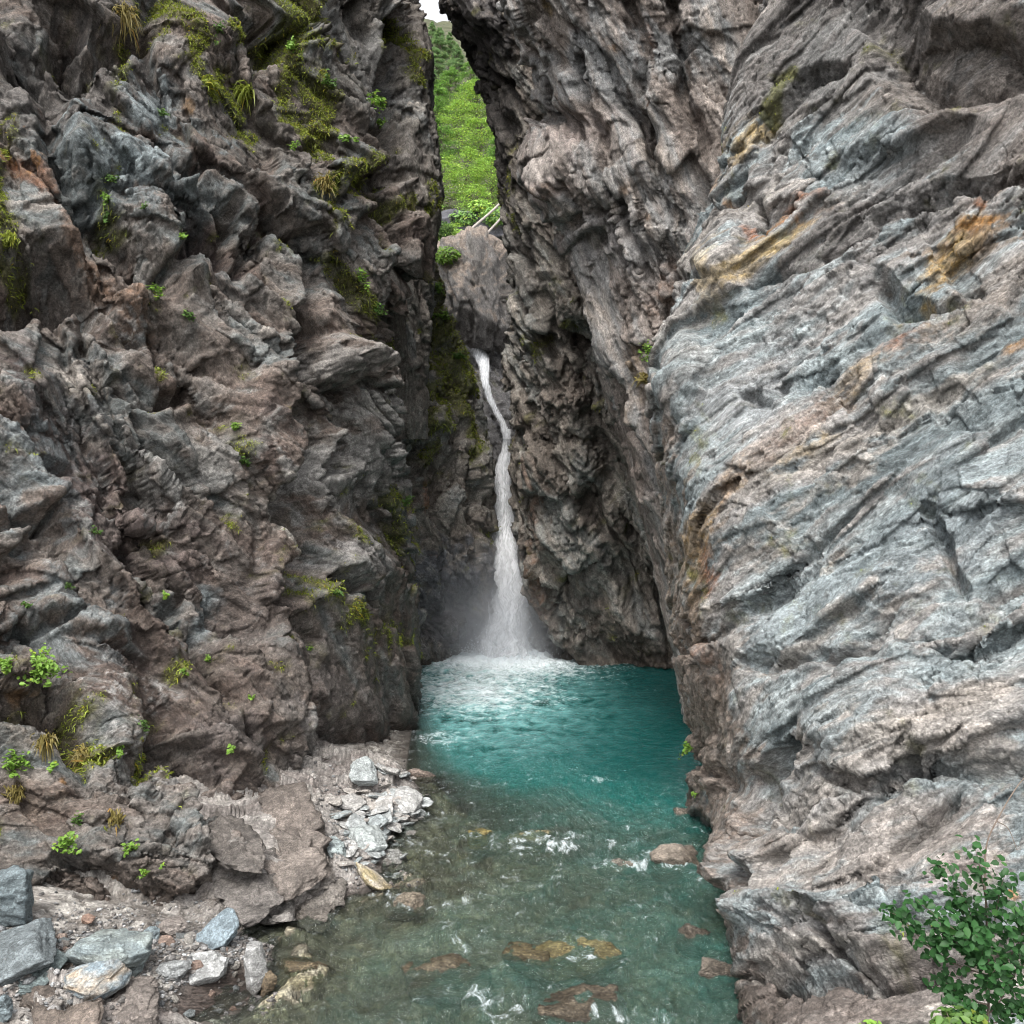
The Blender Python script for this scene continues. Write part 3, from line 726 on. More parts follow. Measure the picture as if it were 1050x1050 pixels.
rock_sheet('cliff', rows_from(pys, [Mb, M1, M0, Mm, Mr, Mrr]), 860, 420, FR_R3, (0.4, 0.32, 0.2, 0.08), PAL_R3, MAT_ROCK,
           [(490, 120, 40, 120, -15, (0.085, 0.075, 0.068), 1.0), (470, 20, 50, 60, -15, (0.08, 0.072, 0.07), 1.0), (520, 260, 20, 60, 0, (0.12, 0.11, 0.10), 0.8), (545, 590, 8, 50, -8, (0.17, 0.095, 0.06), 1.0), (542, 520, 6, 25, 0, (0.17, 0.10, 0.07), 0.8), (575, 400, 20, 60, 60, (0.24, 0.195, 0.165), 0.8), (600, 600, 30, 60, 60, (0.21, 0.20, 0.185), 0.7), (662, 530, 6, 12, 0, (0.36, 0.32, 0.25), 0.9), (545, 370, 20, 20, 0, (0.25, 0.23, 0.21), 0.7), (610, 660, 50, 14, 0, (0.12, 0.10, 0.085), 0.8)],  # near-black entries up top: the overhang's shade painted into the rock colour
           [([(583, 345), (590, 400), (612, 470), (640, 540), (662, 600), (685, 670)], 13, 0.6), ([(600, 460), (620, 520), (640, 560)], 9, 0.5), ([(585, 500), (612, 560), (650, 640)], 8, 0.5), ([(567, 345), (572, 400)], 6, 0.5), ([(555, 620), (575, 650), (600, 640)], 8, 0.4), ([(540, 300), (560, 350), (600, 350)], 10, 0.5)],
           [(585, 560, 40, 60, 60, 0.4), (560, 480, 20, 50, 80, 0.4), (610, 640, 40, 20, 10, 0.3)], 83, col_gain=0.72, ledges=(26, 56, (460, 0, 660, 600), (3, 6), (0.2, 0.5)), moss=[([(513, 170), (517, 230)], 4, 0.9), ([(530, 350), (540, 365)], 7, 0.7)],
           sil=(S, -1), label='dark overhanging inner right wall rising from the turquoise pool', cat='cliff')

# ---- back wall behind the fall and the ledge above it
FR_B = frame_for(tdir((1, 0, 0), -70), (0, -1, 0.3))
rock_sheet('cliff', [[(x, y, Yv) for x in (400, 455, 500, 545, 600)] for y, Yv in ((335, 44), (356, 41), (380, 39), (420, 37), (455, 35), (560, 34), (680, 33.2), (720, 33.2))], 330, 160, FR_B, (0.4, 0.3, 0.18, 0.06),
           [(0.0, (0.17, 0.16, 0.15)), (0.5, (0.26, 0.25, 0.25)), (1.0, (0.34, 0.33, 0.33))], MAT_ROCK, [(495, 395, 14, 12, 30, (0.2, 0.19, 0.12), 0.8)], [], [], 97, label='wet grey back wall of the cleft behind the waterfall', cat='cliff')
print('sheets', round(time.time() - T0, 1))
# ------------------------------------------------------------------ stream bed and left bank: one ground sheet
SHORE = np.array([(4.0, -4.6), (9.0, -3.9), (10.5, -3.05), (11.5, -2.85), (12.1, -2.95), (12.5, -3.45), (13.0, -3.0), (13.4, -2.45), (13.95, -1.85), (15.0, -2.0), (15.8, -1.95), (16.6, -1.62), (17.2, -1.55), (18.2, -1.75), (19.4, -2.1), (22.6, -2.3), (26, -3.0), (40, -4.5)])
FR_G = frame_for(tdir((0.8, 0.6, 0), -12), (0, 0, 1))


def bed_height(x, y):
    """ground height before roughness: left bank above the water, shallow stream bed, deep pool under the fall"""
    xs = np.interp(y, SHORE[:, 0], SHORE[:, 1])
    s = xs - x
    land = 0.30 * np.clip(s, 0, None) ** 0.85 + 0.03
    # rock apron under the left cliff, between the gravel beach and the pool
    apron = sstep(12.3, 13.6, y) * (1 - sstep(18.5, 20, y))
    land = land * (1 + 0.35 * apron)
    pool = sstep(15.0, 23.5, y)
    dmax = 0.42 + 0.35 * sstep(0.3, 2.2, x) + (2.6 + 1.6 * sstep(0.0, 3.5, x)) * pool
    wet = -dmax * sstep(-0.15, 2.6 - 1.4 * pool, -s) - 0.03 * np.clip(-s, 0, 1)
    return np.where(s > 0, land, wet), s, apron, pool


def build_ground():
    ys = 3.0 * (44.0 / 3.0) ** np.linspace(0, 1, int(760 * QUAL))
    xs = np.concatenate([np.linspace(-14, -7.2, 40), np.linspace(-7, 5.0, int(760 * QUAL)), np.linspace(5.2, 14, 30)])
    X, Y = np.meshgrid(xs, ys)
    P = np.stack([X.ravel(), Y.ravel(), np.zeros(X.size)], 1)
    z, s, apron, pool = bed_height(P[:, 0], P[:, 1])
    px = CX + FPX * P[:, 0] / P[:, 1]
    py = HY + FPX * (CAM_Z - z) / P[:, 1]
    Q = (P.astype(F32) @ FR_G.T)
    wq = np.stack([fbm(Q * F32(0.5), 3, 150 + k) for k in range(3)], 1)
    Qw = Q + wq * F32(0.4)
    P3 = Qw.copy()
    low = fbm(Qw * np.array([0.4, 0.6, 0.6], F32), 4, 161)
    f1, e1, c1 = facet(Qw * np.array([0.6, 1.3, 1.3], F32), 162, 1.0, 0.55)
    f2, e2, c2 = facet(Qw * np.array([1.8, 3.6, 3.6], F32), 163, 0.9, 0.55)
    f3, e3, c3 = facet(Qw * np.array([7.0, 9.0, 9.0], F32), 164, 0.9, 0.5)
    fine = fbm(Qw * np.array([3.0, 10.0, 10.0], F32), 4, 165, 0.6)
    beach = (1 - apron) * sstep(-0.3, 0.1, s)                                       # gravel and sand
    # brown mud patch between the upright slab and the ledges at the near water's edge
    mud = sstep(0.25, 0.6, blob(px, py, 225, 1015, 60, 26, -20)) * sstep(-0.2, 0.1, s)
    ledge = sstep(0.3, 0.6, blob(px, py, 80, 1035, 130, 26, 12))
    rock = np.clip(apron * sstep(-0.4, 0.2, s) + ledge, 0, 1)
    wetbed = 1 - sstep(-0.3, 0.0, s)
    D = rock * (0.16 * low + 0.16 * f1 + 0.12 * f2 + 0.04 * f3 + 0.02 * fine)
    D += beach * (1 - rock) * (1 - 0.8 * mud) * (0.05 * low + 0.02 * f2 + 0.025 * f3 + 0.01 * fine)
    D += wetbed * (0.12 * low + 0.12 * f1 + 0.10 * f2 + 0.03 * f3)
    D -= 0.10 * mud
    z = z + D * np.where(s > 0, np.clip(s * 2.5 + 0.15, 0, 1), np.clip(-s * 2 + 0.15, 0, 1))
    z = np.where(s > 0.12, np.maximum(z, 0.015), z)
    P[:, 2] = z
    Qw = (P.astype(F32) @ FR_G.T) + wq * F32(0.4)
    n1 = fbm(Qw * np.array([0.6, 1.6, 1.6], F32), 5, 171, 0.6)
    t = np.clip(0.5 + 0.6 * n1 + 0.3 * (c2 - 0.5), 0, 1)
    rockc = np.stack([np.interp(t, [0, 0.35, 0.6, 1], v) for v in ((0.13, 0.19, 0.25, 0.36), (0.11, 0.17, 0.235, 0.33), (0.10, 0.158, 0.22, 0.30))], 1)
    grav = np.stack([np.interp(c3, [0, 0.4, 0.8, 1], v) for v in ((0.12, 0.17, 0.24, 0.38), (0.107, 0.155, 0.225, 0.36), (0.095, 0.14, 0.21, 0.33))], 1)
    bedc = np.stack([np.interp(t, [0, 0.35, 0.6, 1], v) for v in ((0.12, 0.21, 0.30, 0.40), (0.105, 0.195, 0.285, 0.37), (0.075, 0.15, 0.225, 0.29))], 1) * (0.6 + 0.8 * c3)[:, None]
    col = grav * (1 - rock)[:, None] + rockc * rock[:, None]
    col = col * (1 - wetbed)[:, None] + bedc * wetbed[:, None]
    mudc = np.array([0.085, 0.068, 0.06]) * (0.85 + 0.3 * c3)[:, None]
    col = col * (1 - mud)[:, None] + mudc * mud[:, None]
    moss = sstep(0.1, 0.5, n1) * wetbed * 0.5
    col = col * (1 - moss)[:, None] + np.array([0.16, 0.14, 0.05]) * moss[:, None]
    ob = mesh_from('ground', P, grid_faces(len(ys), len(xs)), MAT_STONE, False, {'col': ('FLOAT_COLOR', col), 'q': ('FLOAT_VECTOR', Qw)})
    tag(ob, 'gravel bank and stony stream bed on the gorge floor', 'ground', None, 'structure')
    return xs, ys, z.reshape(len(ys), len(xs))


GX, GY, GZ = build_ground()


def ground_z(x, y):
    i = np.clip(np.searchsorted(GX, x) - 1, 0, len(GX) - 2)
    j = np.clip(np.searchsorted(GY, y) - 1, 0, len(GY) - 2)
    fx = np.clip((x - GX[i]) / (GX[i + 1] - GX[i]), 0, 1)
    fy = np.clip((y - GY[j]) / (GY[j + 1] - GY[j]), 0, 1)
    return (GZ[j, i] * (1 - fx) * (1 - fy) + GZ[j, i + 1] * fx * (1 - fy) + GZ[j + 1, i] * (1 - fx) * fy + GZ[j + 1, i + 1] * fx * fy)


def ground_pt(px, py, z0=0.15):
    """photo pixel -> point on the ground sheet"""
    z = z0
    for _ in range(12):
        Y = (CAM_Z - z) * FPX / (py - HY)
        X = (px - CX) / FPX * Y
        z = 0.5 * z + 0.5 * float(ground_z(X, Y))
    return X, Y, float(ground_z(X, Y))


# ------------------------------------------------------------------ water
def water_material():
    m, nt, out = new_mat('stream_water')
    N = NT(nt)
    turb = N.n('Attribute', attribute_name='turb').outputs['Fac']
    foam = N.n('Attribute', attribute_name='foam').outputs['Fac']
    pos = N.n('NewGeometry').outputs['Position']
    w1 = N.n('TexNoise', i_Vector=N.n('Mapping', i_Vector=pos, i_Scale=(5.0, 6.0, 1)).outputs[0], i_Scale=1.0, i_Detail=5.0, i_Roughness=0.6, i_Distortion=0.8).outputs[0]
    w2 = N.n('TexNoise', i_Vector=N.n('Mapping', i_Vector=pos, i_Scale=(18.0, 22.0, 1)).outputs[0], i_Scale=1.0, i_Detail=3.0, i_Roughness=0.6, i_Distortion=0.5).outputs[0]
    h = N.math('ADD', N.math('MULTIPLY', w1, 0.10), N.math('MULTIPLY', w2, 0.025))
    bp = N.n('Bump', i_Strength=1.0, i_Distance=1.1, i_Height=h).outputs[0]
    milk = N.ramp(turb, [(0.0, (0.14, 0.16, 0.125)), (0.3, (0.06, 0.125, 0.10)), (0.6, (0.010, 0.125, 0.11)), (0.85, (0.004, 0.07, 0.064)), (1.0, (0.002, 0.05, 0.046))])
    air = N.n('Attribute', attribute_name='air').outputs['Fac']           # bubbles carried under the surface: paler, milkier water
    milk = N.mix(air, milk, (0.22, 0.50, 0.50))
    dif = N.n('BsdfDiffuse', i_Color=milk)
    tr = N.n('BsdfTransparent', i_Color=(0.84, 0.92, 0.86, 1))
    body = N.n('MixShader', i_0=N.math('MULTIPLY', turb, 1.0, True), i_1=tr.outputs[0], i_2=dif.outputs[0])
    gl = N.n('BsdfGlossy', i_Roughness=0.06, i_Normal=bp, i_Color=(1, 1, 1, 1))
    fr = N.n('Fresnel', i_IOR=1.33, i_Normal=bp).outputs[0]
    surf = N.n('MixShader', i_0=fr, i_1=body.outputs[0], i_2=gl.outputs[0])
    fn = N.n('TexNoise', i_Vector=N.n('Mapping', i_Vector=pos, i_Scale=(3.6, 3.0, 1)).outputs[0], i_Scale=1.0, i_Detail=9.0, i_Roughness=0.8, i_Distortion=1.2).outputs[0]
    ff = N.math('ADD', foam, N.math('MULTIPLY', N.math('SUBTRACT', fn, 0.5), 2.2))
    fm = N.ramp(ff, [(0.36, 0.0), (1.05, 1.0)])
    white = N.n('BsdfDiffuse', i_Color=(0.84, 0.91, 0.94, 1), i_Normal=bp)
    fin = N.n('MixShader', i_0=N.math('MULTIPLY', fm, 0.95), i_1=surf.outputs[0], i_2=white.outputs[0])
    N.link(fin.outputs[0], out.inputs['Surface'])
    return m


ROCKS_IN_STREAM = [  # px, py, radius m: riffles break over these
    (592, 972, 0.45), (640, 888, 0.35), (425, 925, 0.35), (555, 862, 0.6), (690, 878, 0.5), (615, 1040, 0.4), (500, 1020, 0.5), (470, 970, 0.4), (610, 800, 0.2)]


def build_water():
    ys = 5.5 * (38.0 / 5.5) ** np.linspace(0, 1, int(900 * QUAL))
    xs = np.linspace(-5.0, 6.5, int(760 * QUAL))
    X, Y = np.meshgrid(xs, ys)
    P = np.stack([X.ravel(), Y.ravel(), np.zeros(X.size)], 1)
    gz = ground_z(P[:, 0], P[:, 1])
    px = CX + FPX * P[:, 0] / P[:, 1]
    py = HY + FPX * CAM_Z / P[:, 1]
    fall = W(517, 672, 31.2)
    r = np.hypot((P[:, 0] - fall[0]) * 1.0, P[:, 1] - fall[1])
    near = np.exp(-(r / 3.2) ** 2)
    riff = sstep(19.5, 16.5, P[:, 1])
    S = P * np.array([1.0, 0.75, 1.0])
    warp = fbm(P * 0.8, 3, 300)[:, None] * np.array([[0.5, 0.5, 0]])
    n1 = fbm((S + warp) * np.array([1.1, 1.2, 1]), 3, 301, 0.55, ridged=True)
    n2 = fbm((S + warp * 0.6) * np.array([3.2, 3.6, 1]), 4, 302, 0.6)
    n3 = fbm((S + warp * 0.4) * np.array([9, 11, 1]), 3, 305, 0.6)
    amp = 0.016 + 0.040 * riff + 0.10 * near
    z = amp * (0.8 * n1 + 0.9 * n2) + (0.008 + 0.018 * riff) * n3
    foam = 1.3 * np.exp(-(np.hypot((P[:, 0] - fall[0]) / 3.0, (P[:, 1] - fall[1]) / 3.6)) ** 2)
    # foam drifting off to the left of the pool
    foam = np.maximum(foam, 0.70 * np.exp(-(((px - 490) / 95) ** 2 + ((py - 706) / 32) ** 2)))
    foam = np.maximum(foam, 0.42 * np.exp(-(((px - 452) / 40) ** 2 + ((py - 757) / 12) ** 2)))
    foam = np.maximum(foam, 0.12 + 0 * foam - 0.16 * sstep(560, 660, px) * sstep(15.0, 22.0, P[:, 1]))
    foam -= 0.12 * sstep(19.0, 17.0, P[:, 1]) + 0.08 * sstep(13.5, 11.5, P[:, 1])
    crest = sstep(0.25, 0.9, n1 * 0.6 + n2)
    foam += 0.16 * crest * (0.5 + riff)
    for (cx, cy, rad) in ROCKS_IN_STREAM:
        x0, y0 = (cx - CX) / FPX * (FPX * CAM_Z / (cy - HY)), FPX * CAM_Z / (cy - HY)
        dx, dy = P[:, 0] - x0, P[:, 1] - y0
        d2 = (dx / (rad * 1.3)) ** 2 + (dy / (rad * 0.8)) ** 2
        z += 0.07 * np.exp(-d2)
        lee = ((dx - 0.25 * rad) / (rad * 1.5)) ** 2 + ((dy + 0.5 * rad) / (rad * 0.6)) ** 2
        z -= 0.05 * np.exp(-lee)
        foam += 0.22 * np.exp(-lee)
    depth = np.clip(z - gz, 0, None)
    turb = 1 - np.exp(-(depth * 0.34 + 0.11 * depth ** 2))
    turb = np.clip(turb + 0.05 * n1 * (turb > 0.1), 0, 1)
    air = 0.75 * np.exp(-(np.hypot((px - 480) / 110, (py - 715) / 55)) ** 2) 
    air = np.clip(air * (0.75 + 0.9 * n2 + 0.5 * fbm(P * np.array([0.7, 1.1, 1]), 4, 309)), 0, 1)
    P[:, 2] = z
    ob = mesh_from('water', P, grid_faces(len(ys), len(xs)), water_material(), True, {'turb': ('FLOAT', turb), 'foam': ('FLOAT', np.clip(foam, 0, 1.3)), 'air': ('FLOAT', air)})
    tag(ob, 'clear shallow stream running out of a turquoise pool', 'water', None, 'structure')


build_water()


# ------------------------------------------------------------------ the waterfall
def fall_material():
    m, nt, out = new_mat('falling_water')
    N = NT(nt)
    uv = N.n('Attribute', attribute_name='st').outputs['Vector']
    dens = N.n('Attribute', attribute_name='dens').outputs['Fac']
    st = N.n('TexNoise', i_Vector=N.n('Mapping', i_Vector=uv, i_Scale=(16.0, 0.8, 1)).outputs[0], i_Scale=1.0, i_Detail=7.0, i_Roughness=0.65, i_Distortion=0.6).outputs[0]
    st2 = N.n('TexNoise', i_Vector=N.n('Mapping', i_Vector=uv, i_Scale=(5.0, 2.2, 1)).outputs[0], i_Scale=1.0, i_Detail=8.0, i_Roughness=0.75, i_Distortion=0.8).outputs[0]
    a = N.math('ADD', N.math('MULTIPLY', N.math('SUBTRACT', st, 0.5), 1.8), N.math('MULTIPLY', N.math('SUBTRACT', st2, 0.5), 1.4))
    a = N.math('ADD', a, dens)
    al = N.ramp(a, [(0.18, 0.0), (1.35, 1.0)])
    d = N.n('BsdfDiffuse', i_Color=(0.93, 0.94, 0.96, 1))
    t = N.n('BsdfTranslucent', i_Color=(0.92, 0.94, 0.96, 1))
    w = N.n('MixShader', i_0=0.25, i_1=d.outputs[0], i_2=t.outputs[0])
    tr = N.n('BsdfTransparent')
    f = N.n('MixShader', i_0=al, i_1=tr.outputs[0], i_2=w.outputs[0])
    N.link(f.outputs[0], out.inputs['Surface'])
    return m


MAT_FALL = fall_material()


def fall_sheet(name, path, parent, seed, dens0, bulge, dy=0.0, nr=360, nc=70):
    """path rows: (py, px centre, half-width px, Y, density)"""
    a = np.array(path, float)
    t = np.concatenate([[0], np.cumsum(np.hypot(np.diff(a[:, 0]), np.diff(a[:, 1])))])
    B = crom(a, t, np.linspace(0, t[-1], nr))
    u = np.linspace(-1, 1, nc)
    py = np.repeat(B[:, 0:1], nc, 1)
    px = B[:, 1:2] + u[None] * B[:, 2:3]
    Y = np.repeat(B[:, 3:4], nc, 1) + dy
    P = np.stack([(px - CX) / FPX * Y, Y, CAM_Z - (py - HY) / FPX * Y], 2).reshape(-1, 3)
    half = (B[:, 2:3] * B[:, 3:4] / FPX).repeat(nc, 1)
    fwd = -bulge * half * np.sqrt(np.clip(1 - (u[None] ** 2), 0, 1))
    st = np.stack([P[:, 0], P[:, 2], np.full(len(P), seed * 3.7)], 1)
    n = fbm(st * np.array([5.0, 0.9, 1.0]), 4, seed, 0.6).reshape(nr, nc)
    nx = fbm(st * np.array([2.0, 1.6, 1.0]) + 9, 4, seed + 5, 0.6).reshape(nr, nc)
    P = P.reshape(nr, nc, 3)
    P[..., 1] += fwd + 0.05 * half * n
    P[..., 0] += 0.22 * half * nx
    edge = 1 - np.abs(u[None]) ** 1.5
    dens = (dens0 * B[:, 4:5] * edge - 0.3 * (1 - edge)).repeat(1, 1)
    return mesh_from(name, P.reshape(-1, 3), grid_faces(nr, nc), MAT_FALL, True,
                     {'st': ('FLOAT_VECTOR', st), 'dens': ('FLOAT', dens.ravel())}, parent)


fall_root = empty('waterfall', W(515, 675, 31.2))
tag(fall_root, 'narrow white waterfall dropping through the cleft into the pool', 'waterfall')


def under(o):
    o.matrix_parent_inverse = o.parent.matrix_world.inverted()
    return o


bpy.context.view_layer.update()
MAIN = [(440, 521, 4, 34.3, 1.0), (460, 519, 6, 33.9, 1.15), (480, 516, 11, 33.4, 1.25), (510, 515, 13.5, 33.0, 1.25), (545, 517, 17, 32.7, 1.25), (560, 520, 23, 32.5, 1.25), (585, 521, 29, 32.2, 1.25), (615, 520, 33, 31.9, 1.2), (640, 518, 36, 31.7, 1.2), (660, 517, 39, 31.5, 1.1), (676, 516, 43, 31.3, 1.0), (684, 516, 46, 31.2, 0.9)]
for k, (dn, bl, dy) in enumerate(((1.25, 0.15, 0.3), (0.95, 0.25, 0.15), (0.85, 0.35, 0.0), (0.75, 0.5, -0.12), (0.65, 0.6, -0.25))):
    under(fall_sheet('curtain', MAIN, fall_root, 401 + k, dn, bl, dy))
UPPER = [(358, 489, 11, 41, 0.7), (366, 494, 10, 40, 1.0), (376, 497, 8, 39, 1.1), (388, 497, 6, 38, 1.1), (398, 499, 5, 37.2, 1.0), (408, 502, 5, 36.8, 1.1), (422, 509, 4.5, 36.0, 1.1), (436, 516, 5, 35.2, 1.1), (450, 520, 6, 34.4, 1.1)]
for k, (dn, bl, dy) in enumerate(((1.2, 0.3, -0.3), (0.9, 0.6, -0.5), (0.7, 0.8, -0.7))):
    under(fall_sheet('upper_cascade', UPPER, fall_root, 431 + k, dn, bl, dy, 200, 40))


def spray(parent, n=5200):
    """droplets thrown up where the fall strikes the pool"""
    rng = np.random.default_rng(5)
    c = W(516, 676, 31.0)
    ang = rng.uniform(0, 2 * np.pi, n)
    rad = np.abs(rng.normal(0, 0.75, n))
    h = np.abs(rng.normal(0, 0.45, n)) * np.exp(-rad * 0.5)
    p = np.stack([c[0] + np.cos(ang) * rad * 1.25, c[1] + np.sin(ang) * rad * 0.7, 0.02 + h], 1)
    s = rng.uniform(0.004, 0.014, n)
    base = np.array([[1, 0, 0], [-1, 0, 0], [0, 1, 0], [0, -1, 0], [0, 0, 1.6], [0, 0, -1.6]])
    tri = np.array([[0, 2, 4], [2, 1, 4], [1, 3, 4], [3, 0, 4], [2, 0, 5], [1, 2, 5], [3, 1, 5], [0, 3, 5]])
    V = (p[:, None] + base[None] * s[:, None, None]).reshape(-1, 3)
    Fc = (tri[None] + 6 * np.arange(n)[:, None, None]).reshape(-1, 3)
    m, nt, out = new_mat('spray_droplets')
    N = NT(nt)
    N.link(N.n('BsdfDiffuse', i_Color=(0.85, 0.88, 0.9, 1)).outputs[0], out.inputs['Surface'])
    return mesh_from('spray', V, Fc, m, True, None, parent)


under(spray(fall_root))


def mist_cloud():
    m, nt, out = new_mat('mist_air')
    N = NT(nt)
    co = N.n('TexCoord').outputs['Object']
    ln = N.n('VectorMath', operation='LENGTH', i_0=co).outputs['Value']
    fall = N.ramp(ln, [(0.0, 1.0), (1.0, 0.0)])
    v = N.n('VolumePrincipled')
    v.inputs['Color'].default_value = (0.93, 0.95, 1.0, 1)
    v.inputs['Anisotropy'].default_value = 0.2
    N.link(N.math('MULTIPLY', N.math('POWER', fall, 1.2), 0.6), v.inputs['Density'])
    N.link(v.outputs[0], out.inputs['Volume'])
    import bmesh
    bm = bmesh.new()
    bmesh.ops.create_icosphere(bm, subdivisions=3, radius=1.0)
    me = bpy.data.meshes.new('mist')
    bm.to_mesh(me)
    bm.free()
    me.materials.append(m)
    o = bpy.data.objects.new('mist', me)
    o.location = W(500, 640, 30.6)
    o.scale = (3.4, 1.8, 3.0)
    C.objects.link(o)
    tag(o, 'thin mist hanging at the foot of the waterfall', 'mist', None, 'stuff')


mist_cloud()


# ------------------------------------------------------------------ stones
import bmesh
_ico = {}


def ico(sub):
    if sub not in _ico:
        bm = bmesh.new()
        bmesh.ops.create_icosphere(bm, subdivisions=sub, radius=1.0)
        V = np.array([v.co[:] for v in bm.verts])
        Fc = np.array([[v.index for v in f.verts] for f in bm.faces])
        bm.free()
        _ico[sub] = (V, Fc)
    return _ico[sub]


def stone_shape(size, seed, sub=5, planes=14, rough=1.0, soft=0.018):
    """a broken stone: random cutting planes on a direction sphere, then cleavage steps and grain"""
    rng = np.random.default_rng(seed)
    V, Fc = ico(sub)
    n = rng.normal(size=(planes, 3))
    n[:6] = np.array([[1, 0, 0], [-1, 0, 0], [0, 1, 0], [0, -1, 0], [0, 0, 1], [0, 0, -1]]) + rng.normal(size=(6, 3)) * 0.28
    n /= np.linalg.norm(n, axis=1, keepdims=True)
    dd = rng.uniform(0.72, 1.05, planes)
    dd[:6] = rng.uniform(0.78, 0.98, 6)
    den = V @ n.T
    r = np.where(den > 0.05, dd[None] / np.maximum(den, 0.05), 9.0)
    r = np.concatenate([r, np.full((len(r), 1), 1.32)], 1)
    r = -soft * np.log(np.exp(-r / soft).sum(1))
    P = V * r[:, None] * np.asarray(size)[None]
    off = seed * 1.37
    m = float(np.mean(size))
    f1, e1, c1 = facet(P / m * np.array([0.8, 1.0, 2.6]) + off, seed, 1.0, 0.5)
    f2, e2, c2 = facet(P / m * np.array([2.0, 2.6, 7.0]) + off, seed + 1, 1.0, 0.55)
    g = fbm(P / m * np.array([3, 3, 8.0]) + off, 4, seed + 2, 0.6)
    P = P + V * (m * rough * (0.10 * f1 + 0.045 * f2 + 0.03 * g))[:, None]
    return P, Fc, c1, c2


def rot_m(rx, ry, rz):
    from mathutils import Euler
    return np.array(Euler((math.radians(rx), math.radians(ry), math.radians(rz))).to_matrix())


def stone_mesh(name, size, seed, base, rot=(0, 0, 0), sub=5, planes=14, rough=1.0, base2=None, tone2=0.5, soft=0.018):
    P, Fc, c1, c2 = stone_shape(size, seed, sub, planes, rough, soft)
    m = float(np.mean(size))
    n = fbm(P / m * np.array([0.8, 0.8, 2.2]) + seed, 5, seed + 7, 0.6)
    b = np.array(base)
    b2 = np.array(base2 if base2 is not None else (b * 0.72))
    k = np.clip(0.5 + 0.9 * n + 0.5 * (c1 - 0.5), 0, 1) * tone2 * 2
    k = np.clip(k, 0, 1)[:, None]
    col = (b * (1 - k) + b2 * k) * (0.88 + 0.24 * c2)[:, None]
    Rm = rot_m(*rot)
    return P @ Rm.T, Fc, col, P * 1.6


def stone(name, loc, size, seed, base, rot=(0, 0, 0), label=None, cat='rock', group=None, mat=None, **kw):
    P, Fc, col, q = stone_mesh(name, size, seed, base, rot, **kw)
    ob = mesh_from(name, P, Fc, mat or MAT_STONE, False, {'col': ('FLOAT_COLOR', col), 'q': ('FLOAT_VECTOR', q)})
    ob.location = [float(x) for x in loc]
    tag(ob, label, cat, group)
    return ob


# the block jammed across the cleft above the fall
def chock_block():
    root = stone('wedged_boulder', W(487, 304, 39.5), (2.05, 1.5, 1.75), 17, (0.26, 0.245, 0.235), (0, 78, 20), 'great grey boulder wedged in the cleft above the waterfall, brown rubble on its top', 'boulder', sub=6, planes=8, rough=1.7, soft=0.01, base2=(0.11, 0.105, 0.10))
    me = root.data
    co = np.empty(len(me.vertices) * 3, F32)
    me.vertices.foreach_get('co', co)
    co = co.reshape(-1, 3)
    me2 = me.attributes['col']
    nz = np.empty(len(me.vertices) * 3, F32)   # stone() bakes the turn into the mesh, so z is up
    me.vertices.foreach_get('normal', nz)
    nz = nz.reshape(-1, 3)
    c = np.empty(len(co) * 4, F32)
    me2.data.foreach_get('color', c)
    c = c.reshape(-1, 4)
    top = sstep(0.1, 0.45, nz[:, 2] + 0.3 * fbm(co * 2, 4, 5))[:, None]
    c[:, :3] = c[:, :3] * (1 - top) + np.array([[0.23, 0.19, 0.16]]) * (0.7 + 0.6 * facet(co * 6, 8)[2])[:, None] * top
    me2.data.foreach_set('color', c.ravel())


chock_block()

SBLUE = (0.185, 0.225, 0.24)
SGREEN = (0.20, 0.225, 0.215)
SPALE = (0.36, 0.365, 0.36)
STAN = (0.36, 0.295, 0.225)


def ground_stone(px, py, wpx, hpx, seed, base, label, thick=None, rot=(0, 0, 0), name='stone', cat='rock', lift=0.0, **kw):
    X, Y, z = ground_pt(px, py)
    sx = wpx * Y / FPX * 0.43
    sz = hpx * Y / FPX * 0.43
    sy = thick if thick else 0.8 * sx
    return stone(name, (X, Y, z + sz * (0.55 + lift)), (sx, sy, sz), seed, base, rot, label, cat, **kw)


ground_stone(8, 945, 56, 72, 31, SBLUE, 'dark blue-grey block standing at the left edge of the gravel bank', rot=(0, 5, 20), name='boulder', cat='boulder', lift=0.25)
ground_stone(20, 985, 96, 42, 32, (0.17, 0.195, 0.205), 'low dark slate slab lying below the blue-grey block at the left edge', rot=(14, -10, 10), thick=0.45, name='slab', cat='slab')
ground_stone(118, 992, 92, 54, 33, SGREEN, 'largest greenish-grey boulder on the gravel bank, behind the tan stone', rot=(0, 6, -12), name='boulder', cat='boulder', base2=(0.17, 0.205, 0.215))
ground_stone(97, 1015, 66, 40, 34, STAN, 'tan and blue-grey stone in front of the greenish boulder', rot=(8, -10, 15), name='boulder', cat='boulder', base2=(0.22, 0.27, 0.30), planes=18)
ground_stone(222, 966, 60, 30, 35, (0.21, 0.26, 0.29), 'flat blue-grey slab lying at the water edge behind the upright stone', rot=(22, -22, 12), thick=0.24, name='slab', cat='slab', rough=0.6)
ground_stone(262, 1012, 29, 58, 36, (0.31, 0.31, 0.305), 'upright pale grey stone slab standing at the water edge', rot=(-8, -12, -20), thick=0.13, name='standing_stone', cat='rock', rough=0.45, base2=(0.25, 0.25, 0.245), lift=0.2)
ground_stone(275, 1020, 16, 36, 37, (0.13, 0.10, 0.065), 'wet brown stone propped behind the upright pale slab', rot=(0, 15, 0), name='stone')
ground_stone(214, 997, 50, 20, 38, SPALE, 'pale flat stone on gravel, left of the upright slab', rot=(16, -8, 25), thick=0.25, name='slab', cat='slab')
ground_stone(178, 1000, 34, 20, 39, (0.25, 0.26, 0.26), 'small grey stone right of the greenish boulder, beside the brown mud', rot=(10, 0, 40), name='stone')
